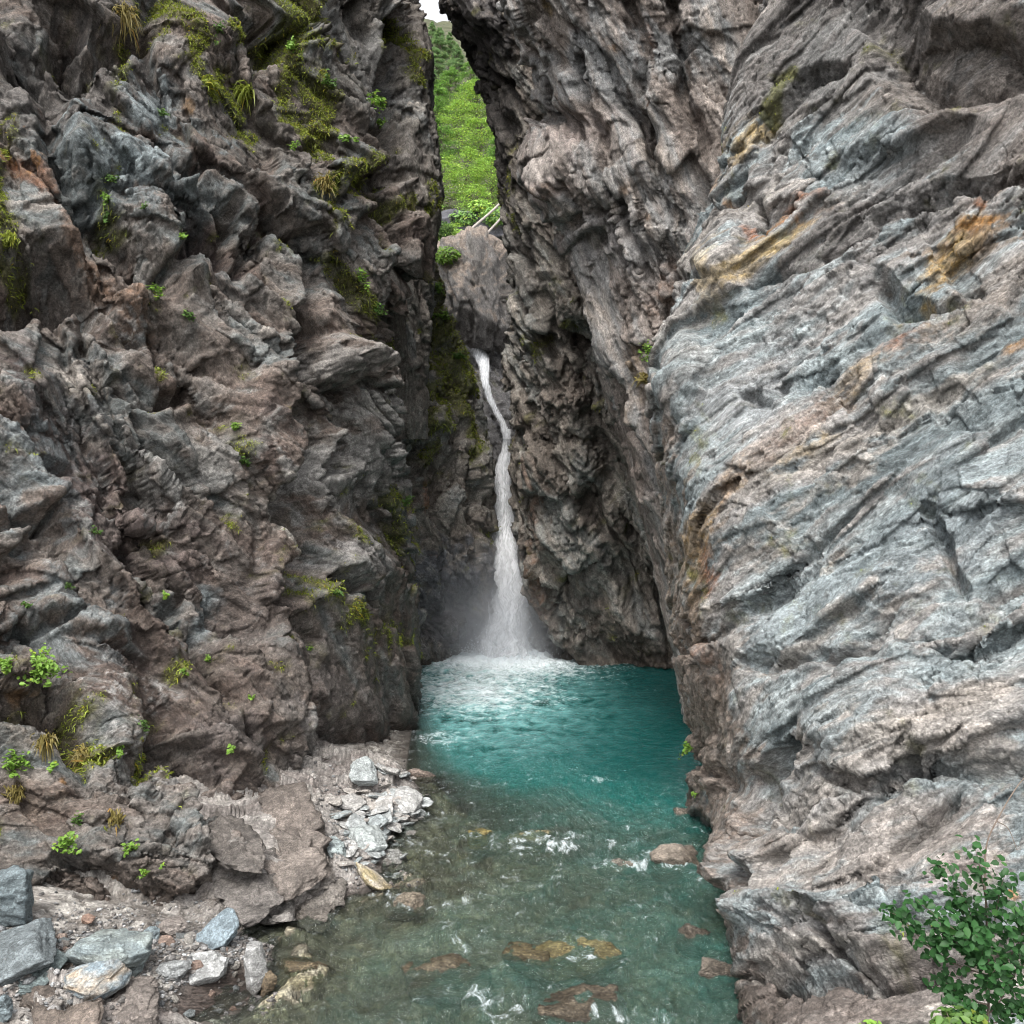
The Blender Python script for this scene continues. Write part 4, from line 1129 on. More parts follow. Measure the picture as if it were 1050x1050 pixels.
ground_stone(178, 955, 32, 18, 40, (0.25, 0.22, 0.20), 'small brown stone at the foot of the cliff above the gravel', rot=(0, 0, 30), name='stone')
ground_stone(153, 963, 22, 16, 41, SBLUE, 'small blue stone just behind the greenish boulder', name='stone')
ground_stone(153, 968, 9, 7, 42, (0.55, 0.53, 0.50), 'little white pebble beside the small blue stone', name='pebble', cat='pebble', sub=4)
ground_stone(40, 1000, 44, 16, 43, (0.15, 0.185, 0.185), 'dark green-grey slab tucked under the low slate slab', rot=(10, 4, 0), thick=0.3, name='slab', cat='slab')
ground_stone(2, 1040, 26, 30, 44, SBLUE, 'rounded blue stone at the bottom left corner', name='stone')
ground_stone(90, 946, 16, 12, 45, (0.33, 0.22, 0.17), 'reddish-brown stone in the hollow under the cliff', name='stone', sub=4)
ground_stone(48, 975, 20, 14, 46, (0.22, 0.24, 0.235), 'grey stone lying among pebbles above the low slate slab', name='stone', sub=4)
ground_stone(63, 963, 13, 10, 47, (0.42, 0.33, 0.28), 'pinkish stone among the pebbles by the cliff foot', name='stone', sub=4)
# bank further up the stream
ground_stone(382, 905, 46, 16, 51, (0.42, 0.38, 0.32), 'long pale shard pointing from the bank into the stream', rot=(4, 30, -18), thick=0.13, name='slab', cat='slab', base2=(0.30, 0.25, 0.15), rough=0.6)
ground_stone(416, 826, 40, 18, 52, (0.40, 0.40, 0.39), 'broad pale slab at the water edge on the heap of loose slate', rot=(8, 6, -8), thick=0.4, name='slab', cat='slab')
ground_stone(375, 868, 42, 22, 53, (0.35, 0.38, 0.375), 'largest pale green-grey slab in the heap of loose slate', rot=(16, 8, 20), thick=0.4, name='slab', cat='slab')
ground_stone(372, 805, 34, 16, 54, (0.37, 0.40, 0.40), 'pale blue-grey slab lying highest on the heap, against the cliff', rot=(24, 22, 10), thick=0.35, name='slab', cat='slab')
ground_stone(345, 872, 26, 14, 55, (0.27, 0.31, 0.31), 'tilted dark slate at the landward edge of the loose heap', rot=(20, 20, 30), thick=0.2, name='slab', cat='slab')
ground_stone(402, 882, 30, 10, 56, (0.40, 0.41, 0.40), 'thin pale slab just above the long shard', rot=(8, 0, 15), thick=0.25, name='slab', cat='slab')
# ledges of bedrock showing through the bank: low plates dipping into the stream
for k, (px, py, w, h, tilt, rz, rgb) in enumerate([(300, 880, 130, 24, 12, 25, (0.25, 0.215, 0.19)), (255, 905, 120, 22, 10, 30, (0.22, 0.20, 0.185)), (325, 915, 90, 16, 10, 20, (0.27, 0.245, 0.22)),
                                                   (300, 840, 110, 26, 16, 28, (0.20, 0.17, 0.15)), (280, 925, 80, 14, 8, 25, (0.24, 0.225, 0.21)),
                                                   (60, 1042, 150, 20, 6, 18, (0.20, 0.165, 0.14)), (130, 1046, 120, 16, 6, 12, (0.23, 0.20, 0.18)), (318, 895, 70, 14, 12, 35, (0.31, 0.28, 0.25)), (240, 885, 90, 26, 14, 35, (0.18, 0.16, 0.145))]):
    w, h = w * 0.66, h * 0.8
    ground_stone(px, py, w, h, 300 + k, tuple(c * 0.8 for c in rgb), 'low brownish bedrock ledge with fine layering, dipping from the left bank into the stream', rot=(tilt, -6, rz), thick=0.75 * w * 0.014, name='bedrock_ledge', cat='ledge', lift=-0.25, group='bedrock ledges on the left bank', rough=2.2, planes=16, base2=tuple(c * 0.42 for c in rgb))
# stones in the stream
def stream_stone(px, py, w, h, seed, base, label, up=0.0, **kw):
    Y = FPX * CAM_Z / (py - HY)
    X = (px - CX) / FPX * Y
    sx = w * Y / FPX * 0.5
    return stone('stone', (X, Y, -0.55 * h + 0.45 * up), (sx, sx * kw.pop('asp', 0.7), h), seed, base, kw.pop('rot', (0, 0, 0)), label, 'rock', **kw)


stream_stone(592, 972, 96, 0.20, 61, (0.17, 0.155, 0.075), 'yellow-green stone just under the water in midstream', 0.07, base2=(0.16, 0.13, 0.06))
stream_stone(545, 978, 50, 0.16, 62, (0.15, 0.125, 0.07), 'brown sunken stone left of the yellow-green one', 0.06)
stream_stone(418, 926, 44, 0.16, 63, (0.24, 0.205, 0.16), 'tan flat stone breaking the water below the long shard', 0.10)
stream_stone(640, 888, 42, 0.14, 64, (0.22, 0.20, 0.17), 'dark stone with white water around it near the right wall', 0.09, asp=0.5)
stream_stone(492, 856, 30, 0.15, 65, (0.30, 0.25, 0.10), 'mossy yellow stone under the riffle in midstream', 0.05)
stream_stone(545, 858, 44, 0.15, 66, (0.25, 0.22, 0.13), 'olive stone under the riffle, right of the mossy one', 0.05)
stream_stone(432, 797, 26, 0.12, 67, (0.26, 0.21, 0.18), 'brown wedge of rock poking out of the pool by the left bank', 0.13, asp=0.4, rot=(0, 15, 0))
stream_stone(421, 808, 12, 0.08, 68, (0.16, 0.13, 0.11), 'tiny dark stone in the water by the loose slate', 0.05)
stream_stone(690, 880, 56, 0.26, 69, (0.24, 0.205, 0.17), 'brown boulder in the water against the right wall', 0.20, asp=0.9)
stream_stone(700, 836, 24, 0.2, 70, (0.20, 0.17, 0.14), 'dark stone at the foot of the right wall where the pool begins', 0.12)
stream_stone(600, 1035, 110, 0.22, 71, (0.11, 0.09, 0.065), 'wide dark brown stone under the near water', 0.03)
stream_stone(455, 990, 90, 0.2, 72, (0.15, 0.125, 0.085), 'broad brown stone under the clear near water, left of midstream', 0.0)
stream_stone(735, 1000, 40, 0.25, 73, (0.13, 0.11, 0.09), 'dark wet stone wedged under the right wall', 0.16)
stream_stone(715, 960, 34, 0.2, 74, (0.12, 0.10, 0.08), 'dark low stone in the shaded water by the right wall', 0.06)
stream_stone(310, 990, 60, 0.15, 75, (0.17, 0.135, 0.085), 'round brown stone under the shallow water right of the upright slab', 0.02)

# loose slate on the bank: single pieces
rng = np.random.default_rng(77)
protos = []
for k in range(5):
    P, Fc, col, q = stone_mesh('slate_piece', (1.0, 0.62 + 0.08 * k, 0.13 + 0.03 * k), 200 + k, [(0.40, 0.40, 0.39), (0.34, 0.36, 0.36), (0.42, 0.39, 0.36), (0.29, 0.32, 0.325), (0.37, 0.36, 0.345)][k], (0, 0, 0), sub=4, planes=12, rough=0.7)
    protos.append((P, Fc, col, q))
pieces = []
n_made = 0
while n_made < 200:
    a = rng.uniform(0, 1)
    px = 392 + rng.normal(0, 26)
    py = 845 + rng.normal(0, 26)
    if not (325 < px < 438 and 795 < py < 905) or px < 395 - (py - 795) * 0.75 - 30:
        continue
    X, Y, z = ground_pt(px, py)
    if z < -0.02: continue
    s = min(0.30, 0.075 * math.exp(abs(rng.normal(0, 0.6))))
    kk = int(rng.integers(0, 5))
    if len(pieces) < 5:
        kk = len(pieces)
        P, Fc, col, q = protos[kk]
        ob = mesh_from('slate_piece', P, Fc, MAT_STONE, False, {'col': ('FLOAT_COLOR', col), 'q': ('FLOAT_VECTOR', q * 0.2)})
        pieces.append(ob)
    else:
        ob = pieces[kk].copy()
        C.objects.link(ob)
    ob.location = (X, Y, z + s * 0.15 + abs(rng.normal(0, 0.03)))
    ob.scale = (s, s, s)
    ob.rotation_euler = (rng.normal(0.12, 0.2), rng.normal(0.1, 0.2), rng.uniform(0, 6.28))
    tag(ob, 'small pale slate fragment among the loose slate heaped on the left bank', 'rock', 'loose slate fragments on the left bank')
    n_made += 1


rng = np.random.default_rng(78)
cob = []
n_made = 0
while n_made < 70:
    px, py = rng.uniform(5, 250), 985 + rng.normal(0, 24)
    if not (945 < py < 1046): continue
    X, Y, z = ground_pt(px, py)
    if z < 0.01: continue
    s = min(0.11, 0.032 * math.exp(abs(rng.normal(0, 0.55))))
    kk = int(rng.integers(0, 5))
    if len(cob) < 5:
        kk = len(cob)
        P, Fc, col, q = stone_mesh('cobble', (1.0, 0.75, 0.5), 240 + kk, [(0.30, 0.22, 0.18), (0.22, 0.245, 0.25), (0.36, 0.34, 0.31), (0.17, 0.18, 0.18), (0.26, 0.24, 0.22)][kk], (0, 0, 0), sub=4, planes=14, rough=0.6)
        ob = mesh_from('cobble', P, Fc, MAT_STONE, False, {'col': ('FLOAT_COLOR', col), 'q': ('FLOAT_VECTOR', q * 0.2)})
        cob.append(ob)
    else:
        ob = cob[kk].copy()
        C.objects.link(ob)
    ob.location = (X, Y, z + s * 0.2)
    ob.scale = (s, s, s)
    ob.rotation_euler = (rng.normal(0, 0.25), rng.normal(0, 0.25), rng.uniform(0, 6.28))
    tag(ob, 'fist-sized cobble lying on the gravel among the boulders at the near left bank', 'cobble', 'cobbles on the near gravel bank')
    n_made += 1


def gravel():
    rng = np.random.default_rng(9)
    n = 5200
    pts = []
    while len(pts) < n:
        if rng.uniform() < 0.62:
            px, py = rng.uniform(0, 285), 985 + rng.normal(0, 26)
        else:
            px, py = 385 + rng.normal(0, 36), 840 + rng.normal(0, 34)
        if py < 780: continue
        if blob(np.array([px]), np.array([py]), 225, 1015, 50, 20, -20)[0] > 0.35 and rng.uniform() < 0.93: continue
        X, Y, z = ground_pt(px, py)
        if z < -0.01: continue
        pts.append((X, Y, z))
    p = np.array(pts)
    V0, F0 = ico(1)
    s = 0.012 * np.exp(np.abs(rng.normal(0, 0.55, n)))
    jit = 1 + rng.normal(0, 0.22, (n, len(V0), 1))
    asp = np.stack([rng.uniform(0.8, 1.6, n), rng.uniform(0.6, 1.1, n), rng.uniform(0.35, 0.8, n)], 1)
    L = V0[None] * jit * asp[:, None] * s[:, None, None]
    a = rng.uniform(0, 6.28, n)
    ca, sa = np.cos(a)[:, None], np.sin(a)[:, None]
    V = np.stack([L[..., 0] * ca - L[..., 1] * sa, L[..., 0] * sa + L[..., 1] * ca, L[..., 2]], 2) + p[:, None]
    V[..., 2] += s[:, None] * 0.3
    tone = rng.choice([0.12, 0.17, 0.22, 0.30, 0.42], n, p=[.25, .3, .22, .15, .08])
    warm = rng.uniform(-0.04, 0.10, n)
    col = np.stack([tone * (1 + warm), tone, tone * (1 - warm * 0.8)], 1)
    col = np.repeat(col[:, None], len(V0), 1).reshape(-1, 3)
    Fc = (F0[None] + len(V0) * np.arange(n)[:, None, None]).reshape(-1, 3)
    V = V.reshape(-1, 3)
    o = mesh_from('gravel', V, Fc, MAT_STONE, False, {'col': ('FLOAT_COLOR', col), 'q': ('FLOAT_VECTOR', V * 2)})
    tag(o, 'loose gravel strewn over the left bank', 'gravel', None, 'stuff')


gravel()
print('stones', round(time.time() - T0, 1))
# ------------------------------------------------------------------ plants
def leaf_material(name, base, vary=0.35):
    m, nt, out = new_mat(name)
    N = NT(nt)
    t = N.n('Attribute', attribute_name='tone').outputs['Fac']
    dark = tuple(c * (1 - vary) for c in base)
    lite = tuple(min(0.9, c * (1 + vary)) for c in base)
    yel = (min(.9, base[0] * 1.9), base[1] * 1.25, base[2] * 0.8)
    c = N.ramp(t, [(0.0, dark), (0.5, base), (0.85, lite), (1.0, yel)])
    d = N.n('BsdfPrincipled')
    d.inputs['Roughness'].default_value = 0.5
    d.inputs['Specular IOR Level'].default_value = 0.3
    N.link(c, d.inputs['Base Color'])
    tl = N.n('BsdfTranslucent')
    N.link(c, tl.inputs['Color'])
    mx = N.n('MixShader', i_0=0.35, i_1=d.outputs[0], i_2=tl.outputs[0])
    N.link(mx.outputs[0], out.inputs['Surface'])
    return m


def bark_material(name, col):
    m, nt, out = new_mat(name)
    N = NT(nt)
    p = N.n('TexCoord').outputs['Object']
    n = N.n('TexNoise', i_Vector=N.n('Mapping', i_Vector=p, i_Scale=(6, 6, 1.2)).outputs[0], i_Scale=4.0, i_Detail=6.0, i_Roughness=0.7).outputs[0]
    c = N.ramp(n, [(0.25, tuple(x * 0.55 for x in col)), (0.55, col), (0.8, tuple(x * 1.4 for x in col))])
    b = N.n('BsdfPrincipled')
    b.inputs['Roughness'].default_value = 0.85
    N.link(c, b.inputs['Base Color'])
    N.link(N.n('Bump', i_Strength=0.6, i_Distance=0.02, i_Height=n).outputs[0], b.inputs['Normal'])
    N.link(b.outputs[0], out.inputs['Surface'])
    return m


M_LEAF_BRIGHT = leaf_material('fresh_leaf', (0.17, 0.30, 0.05))
M_LEAF_MID = leaf_material('mid_leaf', (0.08, 0.155, 0.035))
M_LEAF_DARK = leaf_material('glossy_dark_leaf', (0.03, 0.095, 0.026))
M_LEAF_TREE = leaf_material('maple_leaf', (0.26, 0.42, 0.08), 0.6)
M_LEAF_TREE2 = leaf_material('forest_leaf', (0.18, 0.33, 0.08), 0.6)
M_LEAF_FAR = leaf_material('far_leaf', (0.20, 0.32, 0.14), 0.4)
M_DRY = leaf_material('dry_grass', (0.20, 0.165, 0.055), 0.45)
M_MOSS = leaf_material('moss_blades', (0.20, 0.24, 0.035), 0.5)
M_BARK = bark_material('bark', (0.14, 0.115, 0.095))
M_TWIG = bark_material('twig', (0.15, 0.115, 0.09))
M_DEADWOOD = bark_material('bleached_wood', (0.36, 0.33, 0.30))


def leaves_geo(C0, N0, size, rng, fold=0.18, long=1.5, droop=0.0):
    """folded leaf (two quads each) at points C0 facing N0"""
    n = len(C0)
    N0 = N0 / (np.linalg.norm(N0, axis=1, keepdims=True) + 1e-9)
    r = rng.normal(size=(n, 3))
    r[:, 2] -= droop
    T = r - (r * N0).sum(1, keepdims=True) * N0
    T /= np.linalg.norm(T, axis=1, keepdims=True) + 1e-9
    B = np.cross(N0, T)
    s = np.asarray(size).reshape(-1, 1)
    L = s * long
    tip = C0 + T * L * 0.6
    root = C0 - T * L * 0.4
    lift = N0 * s * fold
    a1, b1 = C0 - T * L * 0.16 + B * s * 0.42 + lift, C0 - T * L * 0.16 - B * s * 0.42 + lift
    a2, b2 = C0 + T * L * 0.24 + B * s * 0.36 + lift, C0 + T * L * 0.24 - B * s * 0.36 + lift
    V = np.stack([root, a1, a2, tip, b2, b1], 1).reshape(-1, 3)
    i = 6 * np.arange(n)[:, None]
    Fc = np.concatenate([i + np.array([[0, 1, 2, 3]]), i + np.array([[0, 3, 4, 5]])])
    return V, Fc


def tube(pts, rad, sides=6):
    pts = np.asarray(pts, float)
    rad = np.broadcast_to(np.asarray(rad, float), (len(pts),))
    t = np.gradient(pts, axis=0)
    t /= np.linalg.norm(t, axis=1, keepdims=True) + 1e-9
    a = np.cross(t, np.array([0.13, 0.97, 0.21]))
    a /= np.linalg.norm(a, axis=1, keepdims=True) + 1e-9
    b = np.cross(t, a)
    th = np.linspace(0, 2 * np.pi, sides, endpoint=False)
    ring = pts[:, None] + rad[:, None, None] * (np.cos(th)[None, :, None] * a[:, None] + np.sin(th)[None, :, None] * b[:, None])
    V = ring.reshape(-1, 3)
    F = []
    for i in range(len(pts) - 1):
        for j in range(sides):
            k = (j + 1) % sides
            F.append((i * sides + j, i * sides + k, (i + 1) * sides + k, (i + 1) * sides + j))
    return V, np.array(F)


def join(parts):
    V, F, o = [], [], 0
    for v, f in parts:
        V.append(v)
        F.append(f + o)
        o += len(v)
    return np.concatenate(V), np.concatenate(F)


def curve(p0, p1, rng, n=8, wob=0.08, sag=0.0):
    t = np.linspace(0, 1, n)[:, None]
    p0, p1 = np.asarray(p0, float), np.asarray(p1, float)
    L = np.linalg.norm(p1 - p0)
    off = rng.normal(size=(1, 3)) * wob * L
    off2 = rng.normal(size=(1, 3)) * wob * 0.5 * L
    return p0 + (p1 - p0) * t + off * np.sin(np.pi * t) + off2 * np.sin(2 * np.pi * t) - np.array([[0, 0, sag * L]]) * (t ** 2)


def herb(name, at, nrm, size, seed, mat, label, group=None, leaf=0.05, n=120):
    """small plant rooted in the rock: stems and leaves"""
    rng = np.random.default_rng(seed)
    at = np.asarray(at, float)
    root = empty(name, at)
    tag(root, label, 'plant', group)
    up = np.asarray(nrm) * 0.55 + np.array([0, 0, 0.75])
    up /= np.linalg.norm(up)
    st, LC, LN = [], [], []
    ns = max(4, int(n / 14))
    for k in range(ns):
        d = up + rng.normal(size=3) * 0.55
        tip = d / np.linalg.norm(d) * size * rng.uniform(0.55, 1.05)
        c = curve(-np.asarray(nrm) * 0.05, tip, rng, 6, 0.08, 0.12)
        st.append(tube(c, np.linspace(0.006, 0.002, 6), 4))
        m = max(4, n // ns)
        t = rng.uniform(0.3, 1.0, m)
        base = np.stack([np.interp(t, np.linspace(0, 1, 6), c[:, j]) for j in range(3)], 1)
        LC.append(base + rng.normal(size=(m, 3)) * size * 0.11)
        LN.append(np.array([[0, 0, 1.0]]) + 0.5 * np.asarray(nrm)[None] + rng.normal(size=(m, 3)) * 0.5)
    V, F = join(st)
    mesh_from('stem', V, F, M_TWIG, True, None, root)
    LC, LN = np.concatenate(LC), np.concatenate(LN)
    V, F = leaves_geo(LC, LN, rng.uniform(0.6, 1.2, len(LC)) * leaf, rng, droop=0.4)
    tone = np.repeat(np.clip(rng.normal(0.5, 0.22, len(LC)), 0, 1), 6)
    mesh_from('foliage', V, F, mat, False, {'tone': ('FLOAT', tone)}, root)
    return root


def tuft(name, at, nrm, size, seed, mat, label, group=None, n=70):
    """tuft of grass hanging from the rock"""
    rng = np.random.default_rng(seed)
    V, F, tn = blades(np.repeat(np.asarray(at, float)[None], n, 0) + rng.normal(size=(n, 3)) * size * 0.18, np.repeat(np.asarray(nrm, float)[None], n, 0), size * rng.uniform(0.6, 1.2, n), rng, 0.012)
    V = V - np.asarray(at)[None]
    o = mesh_from(name, V, F, mat, False, {'tone': ('FLOAT', tn)})
    o.location = [float(x) for x in at]
    tag(o, label, 'grass', group)
    return o


def blades(P, N0, L, rng, w=0.008):
    n = len(P)
    d = N0 * 0.8 + rng.normal(size=(n, 3)) * 0.5 + np.array([[0, 0, 0.35]])
    d /= np.linalg.norm(d, axis=1, keepdims=True)
    side = np.cross(d, rng.normal(size=(n, 3)))
    side /= np.linalg.norm(side, axis=1, keepdims=True) + 1e-9
    L = np.asarray(L)[:, None]
    g = np.array([[0, 0, -1.0]])
    ww = w * rng.uniform(0.6, 1.4, n)[:, None]
    p0, p1, p2 = P - N0 * 0.01, P + d * L * 0.5 + g * L * 0.10, P + d * L * 0.8 + g * L * 0.55
    V = np.stack([p0 - side * ww, p0 + side * ww, p1 + side * ww * 0.8, p1 - side * ww * 0.8, p2], 1).reshape(-1, 3)
    i = 5 * np.arange(n)[:, None]
    F = np.concatenate([i + np.array([[0, 1, 2]]), i + np.array([[0, 2, 3]]), i + np.array([[3, 2, 4]])])
    tone = np.repeat(np.clip(rng.normal(0.5, 0.24, n), 0, 1), 5)
    return V, F, tone


KEYS = list(SURF)
K_L1, K_L2, K_L3, K_R1, K_R2, K_R3, K_B = KEYS[:7]


def moss_fuzz():
    """short moss and grass on the listed ledges of the left rocks"""
    rng = np.random.default_rng(3)
    VV, FF, TT, o = [], [], [], 0
    for key, n, ln in ((K_L1, 48000, 0.09), (K_L2, 12000, 0.14), (K_L3, 5000, 0.13), (K_R1, 600, 0.04), (K_R3, 1500, 0.1)):
        V, Nn, qx, qy, mm = SURF[key]
        ok = (mm > 0.35) & (qx > -60) & (qx < 1110) & (qy > -80) & (qy < 1100)
        w = ok * mm ** 2 * (0.35 + np.clip(Nn[:, 2] + 0.25, 0, 1)) * np.maximum(V[:, 1], 1) ** 0
        if w.sum() == 0: continue
        j = rng.choice(len(V), n, p=w / w.sum())
        P = V[j] + rng.normal(size=(n, 3)) * 0.012
        v, f, t = blades(P, Nn[j], ln * rng.uniform(0.4, 1.4, n), rng, 0.008 if ln < 0.1 else 0.013)
        VV.append(v); FF.append(f + o); TT.append(t)
        o += len(v)
    ob = mesh_from('moss', np.concatenate(VV), np.concatenate(FF), M_MOSS, False, {'tone': ('FLOAT', np.concatenate(TT))})
    tag(ob, 'yellow-green moss and short grass on the rock ledges', 'moss', None, 'stuff')


moss_fuzz()

# (key, px, py, size m, leaf m, count, material, label)
PL = [
    (K_L1, 41, 692, 0.42, 0.055, 420, M_LEAF_BRIGHT, 'largest bright green bush on the left cliff, standing on a dark ledge'),
    (K_L1, 6, 690, 0.24, 0.05, 160, M_LEAF_BRIGHT, 'bright green plant at the left edge, beside the largest bush'),
    (K_L1, 16, 784, 0.28, 0.05, 220, M_LEAF_BRIGHT, 'bright leafy plant hanging over the dark hollow at left'),
    (K_L1, 54, 785, 0.13, 0.035, 60, M_LEAF_BRIGHT, 'small green plant right of the one over the dark hollow'),
    (K_L1, 68, 870, 0.22, 0.045, 150, M_LEAF_BRIGHT, 'low green plant on the bulging rock above the blue-grey block'),
    (K_L1, 131, 870, 0.18, 0.04, 110, M_LEAF_BRIGHT, 'yellowish-green plant at the middle of the lower left rock'),
    (K_L1, 152, 898, 0.12, 0.035, 50, M_LEAF_BRIGHT, 'little green plant right above the rust spot on the lower rock'),
    (K_L1, 168, 892, 0.08, 0.03, 26, M_LEAF_BRIGHT, 'tiny bright sprig right of the plant above the rust spot'),
    (K_L1, 78, 842, 0.17, 0.035, 80, M_LEAF_MID, 'dull green plant above the two low plants at left'),
    (K_L1, 163, 299, 0.22, 0.05, 110, M_LEAF_BRIGHT, 'lone round yellow-green plant on the upper left cliff'),
    (K_L1, 240, 437, 0.17, 0.05, 70, M_LEAF_BRIGHT, 'pale green plant beside the reddish runnel in mid cliff'),
    (K_L1, 252, 477, 0.18, 0.05, 70, M_LEAF_MID, 'dull green plant below the pale one in mid cliff'),
    (K_L1, 172, 617, 0.15, 0.045, 60, M_LEAF_BRIGHT, 'small light green plant on the corner of a jutting block'),
    (K_L1, 214, 677, 0.14, 0.045, 50, M_LEAF_BRIGHT, 'small yellow-green plant on the purple-brown slope'),
    (K_L1, 186, 686, 0.10, 0.04, 30, M_LEAF_BRIGHT, 'tiny sprig on the slope, left of another small plant'),
    (K_L1, 240, 771, 0.12, 0.05, 36, M_LEAF_BRIGHT, 'yellow-green sprig on the smooth brown wall by the beach'),
    (K_L1, 257, 713, 0.10, 0.05, 26, M_LEAF_BRIGHT, 'small sprig higher on the smooth brown wall'),
    (K_L1, 74, 602, 0.12, 0.035, 50, M_LEAF_MID, 'little plant at the tip of a dark slate ledge'),
    (K_L1, 30, 624, 0.12, 0.035, 50, M_LEAF_MID, 'little plant below the dark slate ledge at left'),
    (K_L1, 98, 546, 0.14, 0.035, 60, M_LEAF_MID, 'small dull plant on the purple-brown band'),
    (K_L1, 120, 188, 0.20, 0.045, 80, M_LEAF_MID, 'green plant under the blue slab of the upper left cliff'),
    (K_L1, 107, 206, 0.18, 0.045, 80, M_LEAF_BRIGHT, 'bright plant just below the one under the blue slab'),
    (K_L1, 112, 226, 0.20, 0.045, 80, M_LEAF_MID, 'lowest of three plants in the crevice under the blue slab'),
    (K_L1, 143, 214, 0.13, 0.04, 40, M_LEAF_MID, 'small plant between the two flat slabs of the upper cliff'),
    (K_L1, 188, 248, 0.16, 0.05, 60, M_LEAF_BRIGHT, 'plant at the lower tip of the big brown slab'),
    (K_L1, 168, 118, 0.20, 0.05, 70, M_LEAF_MID, 'green plant on the small blue ledge near the top'),
    (K_L1, 200, 330, 0.22, 0.05, 80, M_LEAF_MID, 'greyish plant below the lone yellow-green one'),
    (K_L1, 386, 105, 0.40, 0.075, 130, M_LEAF_BRIGHT, 'yellow-green shrub leaning out from the left ridge over the gap'),
    (K_L1, 392, 128, 0.25, 0.07, 60, M_LEAF_BRIGHT, 'smaller shrub under the one leaning over the gap'),
    (K_L1, 356, 142, 0.26, 0.07, 80, M_LEAF_BRIGHT, 'green shrub on the left ridge beside the dark cleft'),
    (K_L1, 420, 520, 0.3, 0.06, 90, M_LEAF_MID, 'moss-green plant at the right rim of the left cliff'),
    (K_L1, 225, 35, 0.25, 0.05, 90, M_LEAF_MID, 'green plant on the mossy ledge near the top of the left cliff'),
    (K_L1, 300, 55, 0.30, 0.06, 100, M_LEAF_BRIGHT, 'bright plant on the mossy rib right of the top ledge'),
    (K_L1, 335, 90, 0.30, 0.06, 100, M_LEAF_MID, 'green plant lower on the mossy rib near the dark cleft'),
    (K_L1, 300, 150, 0.22, 0.05, 70, M_LEAF_BRIGHT, 'light plant left of the ochre grass tuft'),
    (K_L1, 372, 285, 0.3, 0.06, 100, M_LEAF_BRIGHT, 'bright plant on the moss streak above the pale rock column'),
    (K_L1, 388, 320, 0.26, 0.06, 80, M_LEAF_MID, 'green plant at the lower end of that moss streak'),
    (K_L1, 345, 610, 0.22, 0.05, 80, M_LEAF_MID, 'dull plant on the mossy ledge beside the pool end of the cliff'),
    (K_L1, 320, 665, 0.15, 0.05, 50, M_LEAF_BRIGHT, 'small bright plant in the hollow below the mossy ledge'),
    (K_L1, 150, 740, 0.16, 0.04, 70, M_LEAF_MID, 'dull green plant among the white lichen at lower left'),
    (K_L1, 125, 770, 0.16, 0.04, 70, M_LEAF_BRIGHT, 'light plant below the white lichen at lower left'),
    (K_L2, 455, 330, 0.4, 0.08, 130, M_LEAF_BRIGHT, 'bright plant at the top of the shadowed buttress by the boulder'),
    (K_L2, 470, 372, 0.35, 0.08, 110, M_LEAF_MID, 'green plant on the edge of the shadowed buttress'),
    (K_L2, 447, 300, 0.4, 0.08, 120, M_LEAF_BRIGHT, 'highest plant on the shadowed buttress, in the dark corner'),
    (K_R1, 704, 772, 0.22, 0.07, 40, M_LEAF_BRIGHT, 'broad-leaved plant on the waterside edge of the right wall'),
    (K_R1, 710, 817, 0.12, 0.06, 16, M_LEAF_BRIGHT, 'pair of pale leaves low on the right wall edge'),
    (K_R1, 655, 362, 0.22, 0.04, 120, M_LEAF_BRIGHT, 'green tuft growing in the crack beside the right wall'),
]
for k, (key, x, y, sz, lf, n, mt, lab) in enumerate(PL):
    p, nn = surf_at(key, x, y)
    herb('rock_plant', p, nn, sz, 500 + k, mt, lab, 'plants rooted in the rock', lf, n)

TU = [
    (K_L1, 131, 15, 0.5, 'tawny grass tuft hanging near the top of the left cliff', M_DRY, 160),
    (K_L1, 85, 775, 0.28, 'dry brown grass hanging over the hollow at lower left', M_DRY, 120),
    (K_L1, 45, 757, 0.25, 'reddish dry grass hanging by the dark hollow', M_DRY, 90),
    (K_L1, 120, 840, 0.25, 'brown dry grass above the two low plants', M_DRY, 110),
    (K_L1, 20, 815, 0.25, 'dry grass below the leafy plant over the hollow', M_DRY, 110),
    (K_L1, 255, 95, 0.4, 'bright grass clump high on the left cliff face', M_MOSS, 200),
    (K_L1, 215, 85, 0.35, 'thin grass clump left of the bright one high up', M_MOSS, 140),
    (K_L1, 10, 242, 0.25, 'greenish grass tuft at the left edge of the cliff', M_MOSS, 120),
    (K_L1, 330, 192, 0.35, 'ochre grass tuft below the mossy rib', M_DRY, 150),
    (K_R1, 658, 385, 0.3, 'straw-coloured grass hanging below the green tuft in the crack', M_DRY, 90),
]
for k, (key, x, y, sz, lab, mt, n) in enumerate(TU):
    p, nn = surf_at(key, x, y)
    tuft('grass_tuft', p, nn, sz, 700 + k, mt, lab, 'grass tufts on the rock', n)


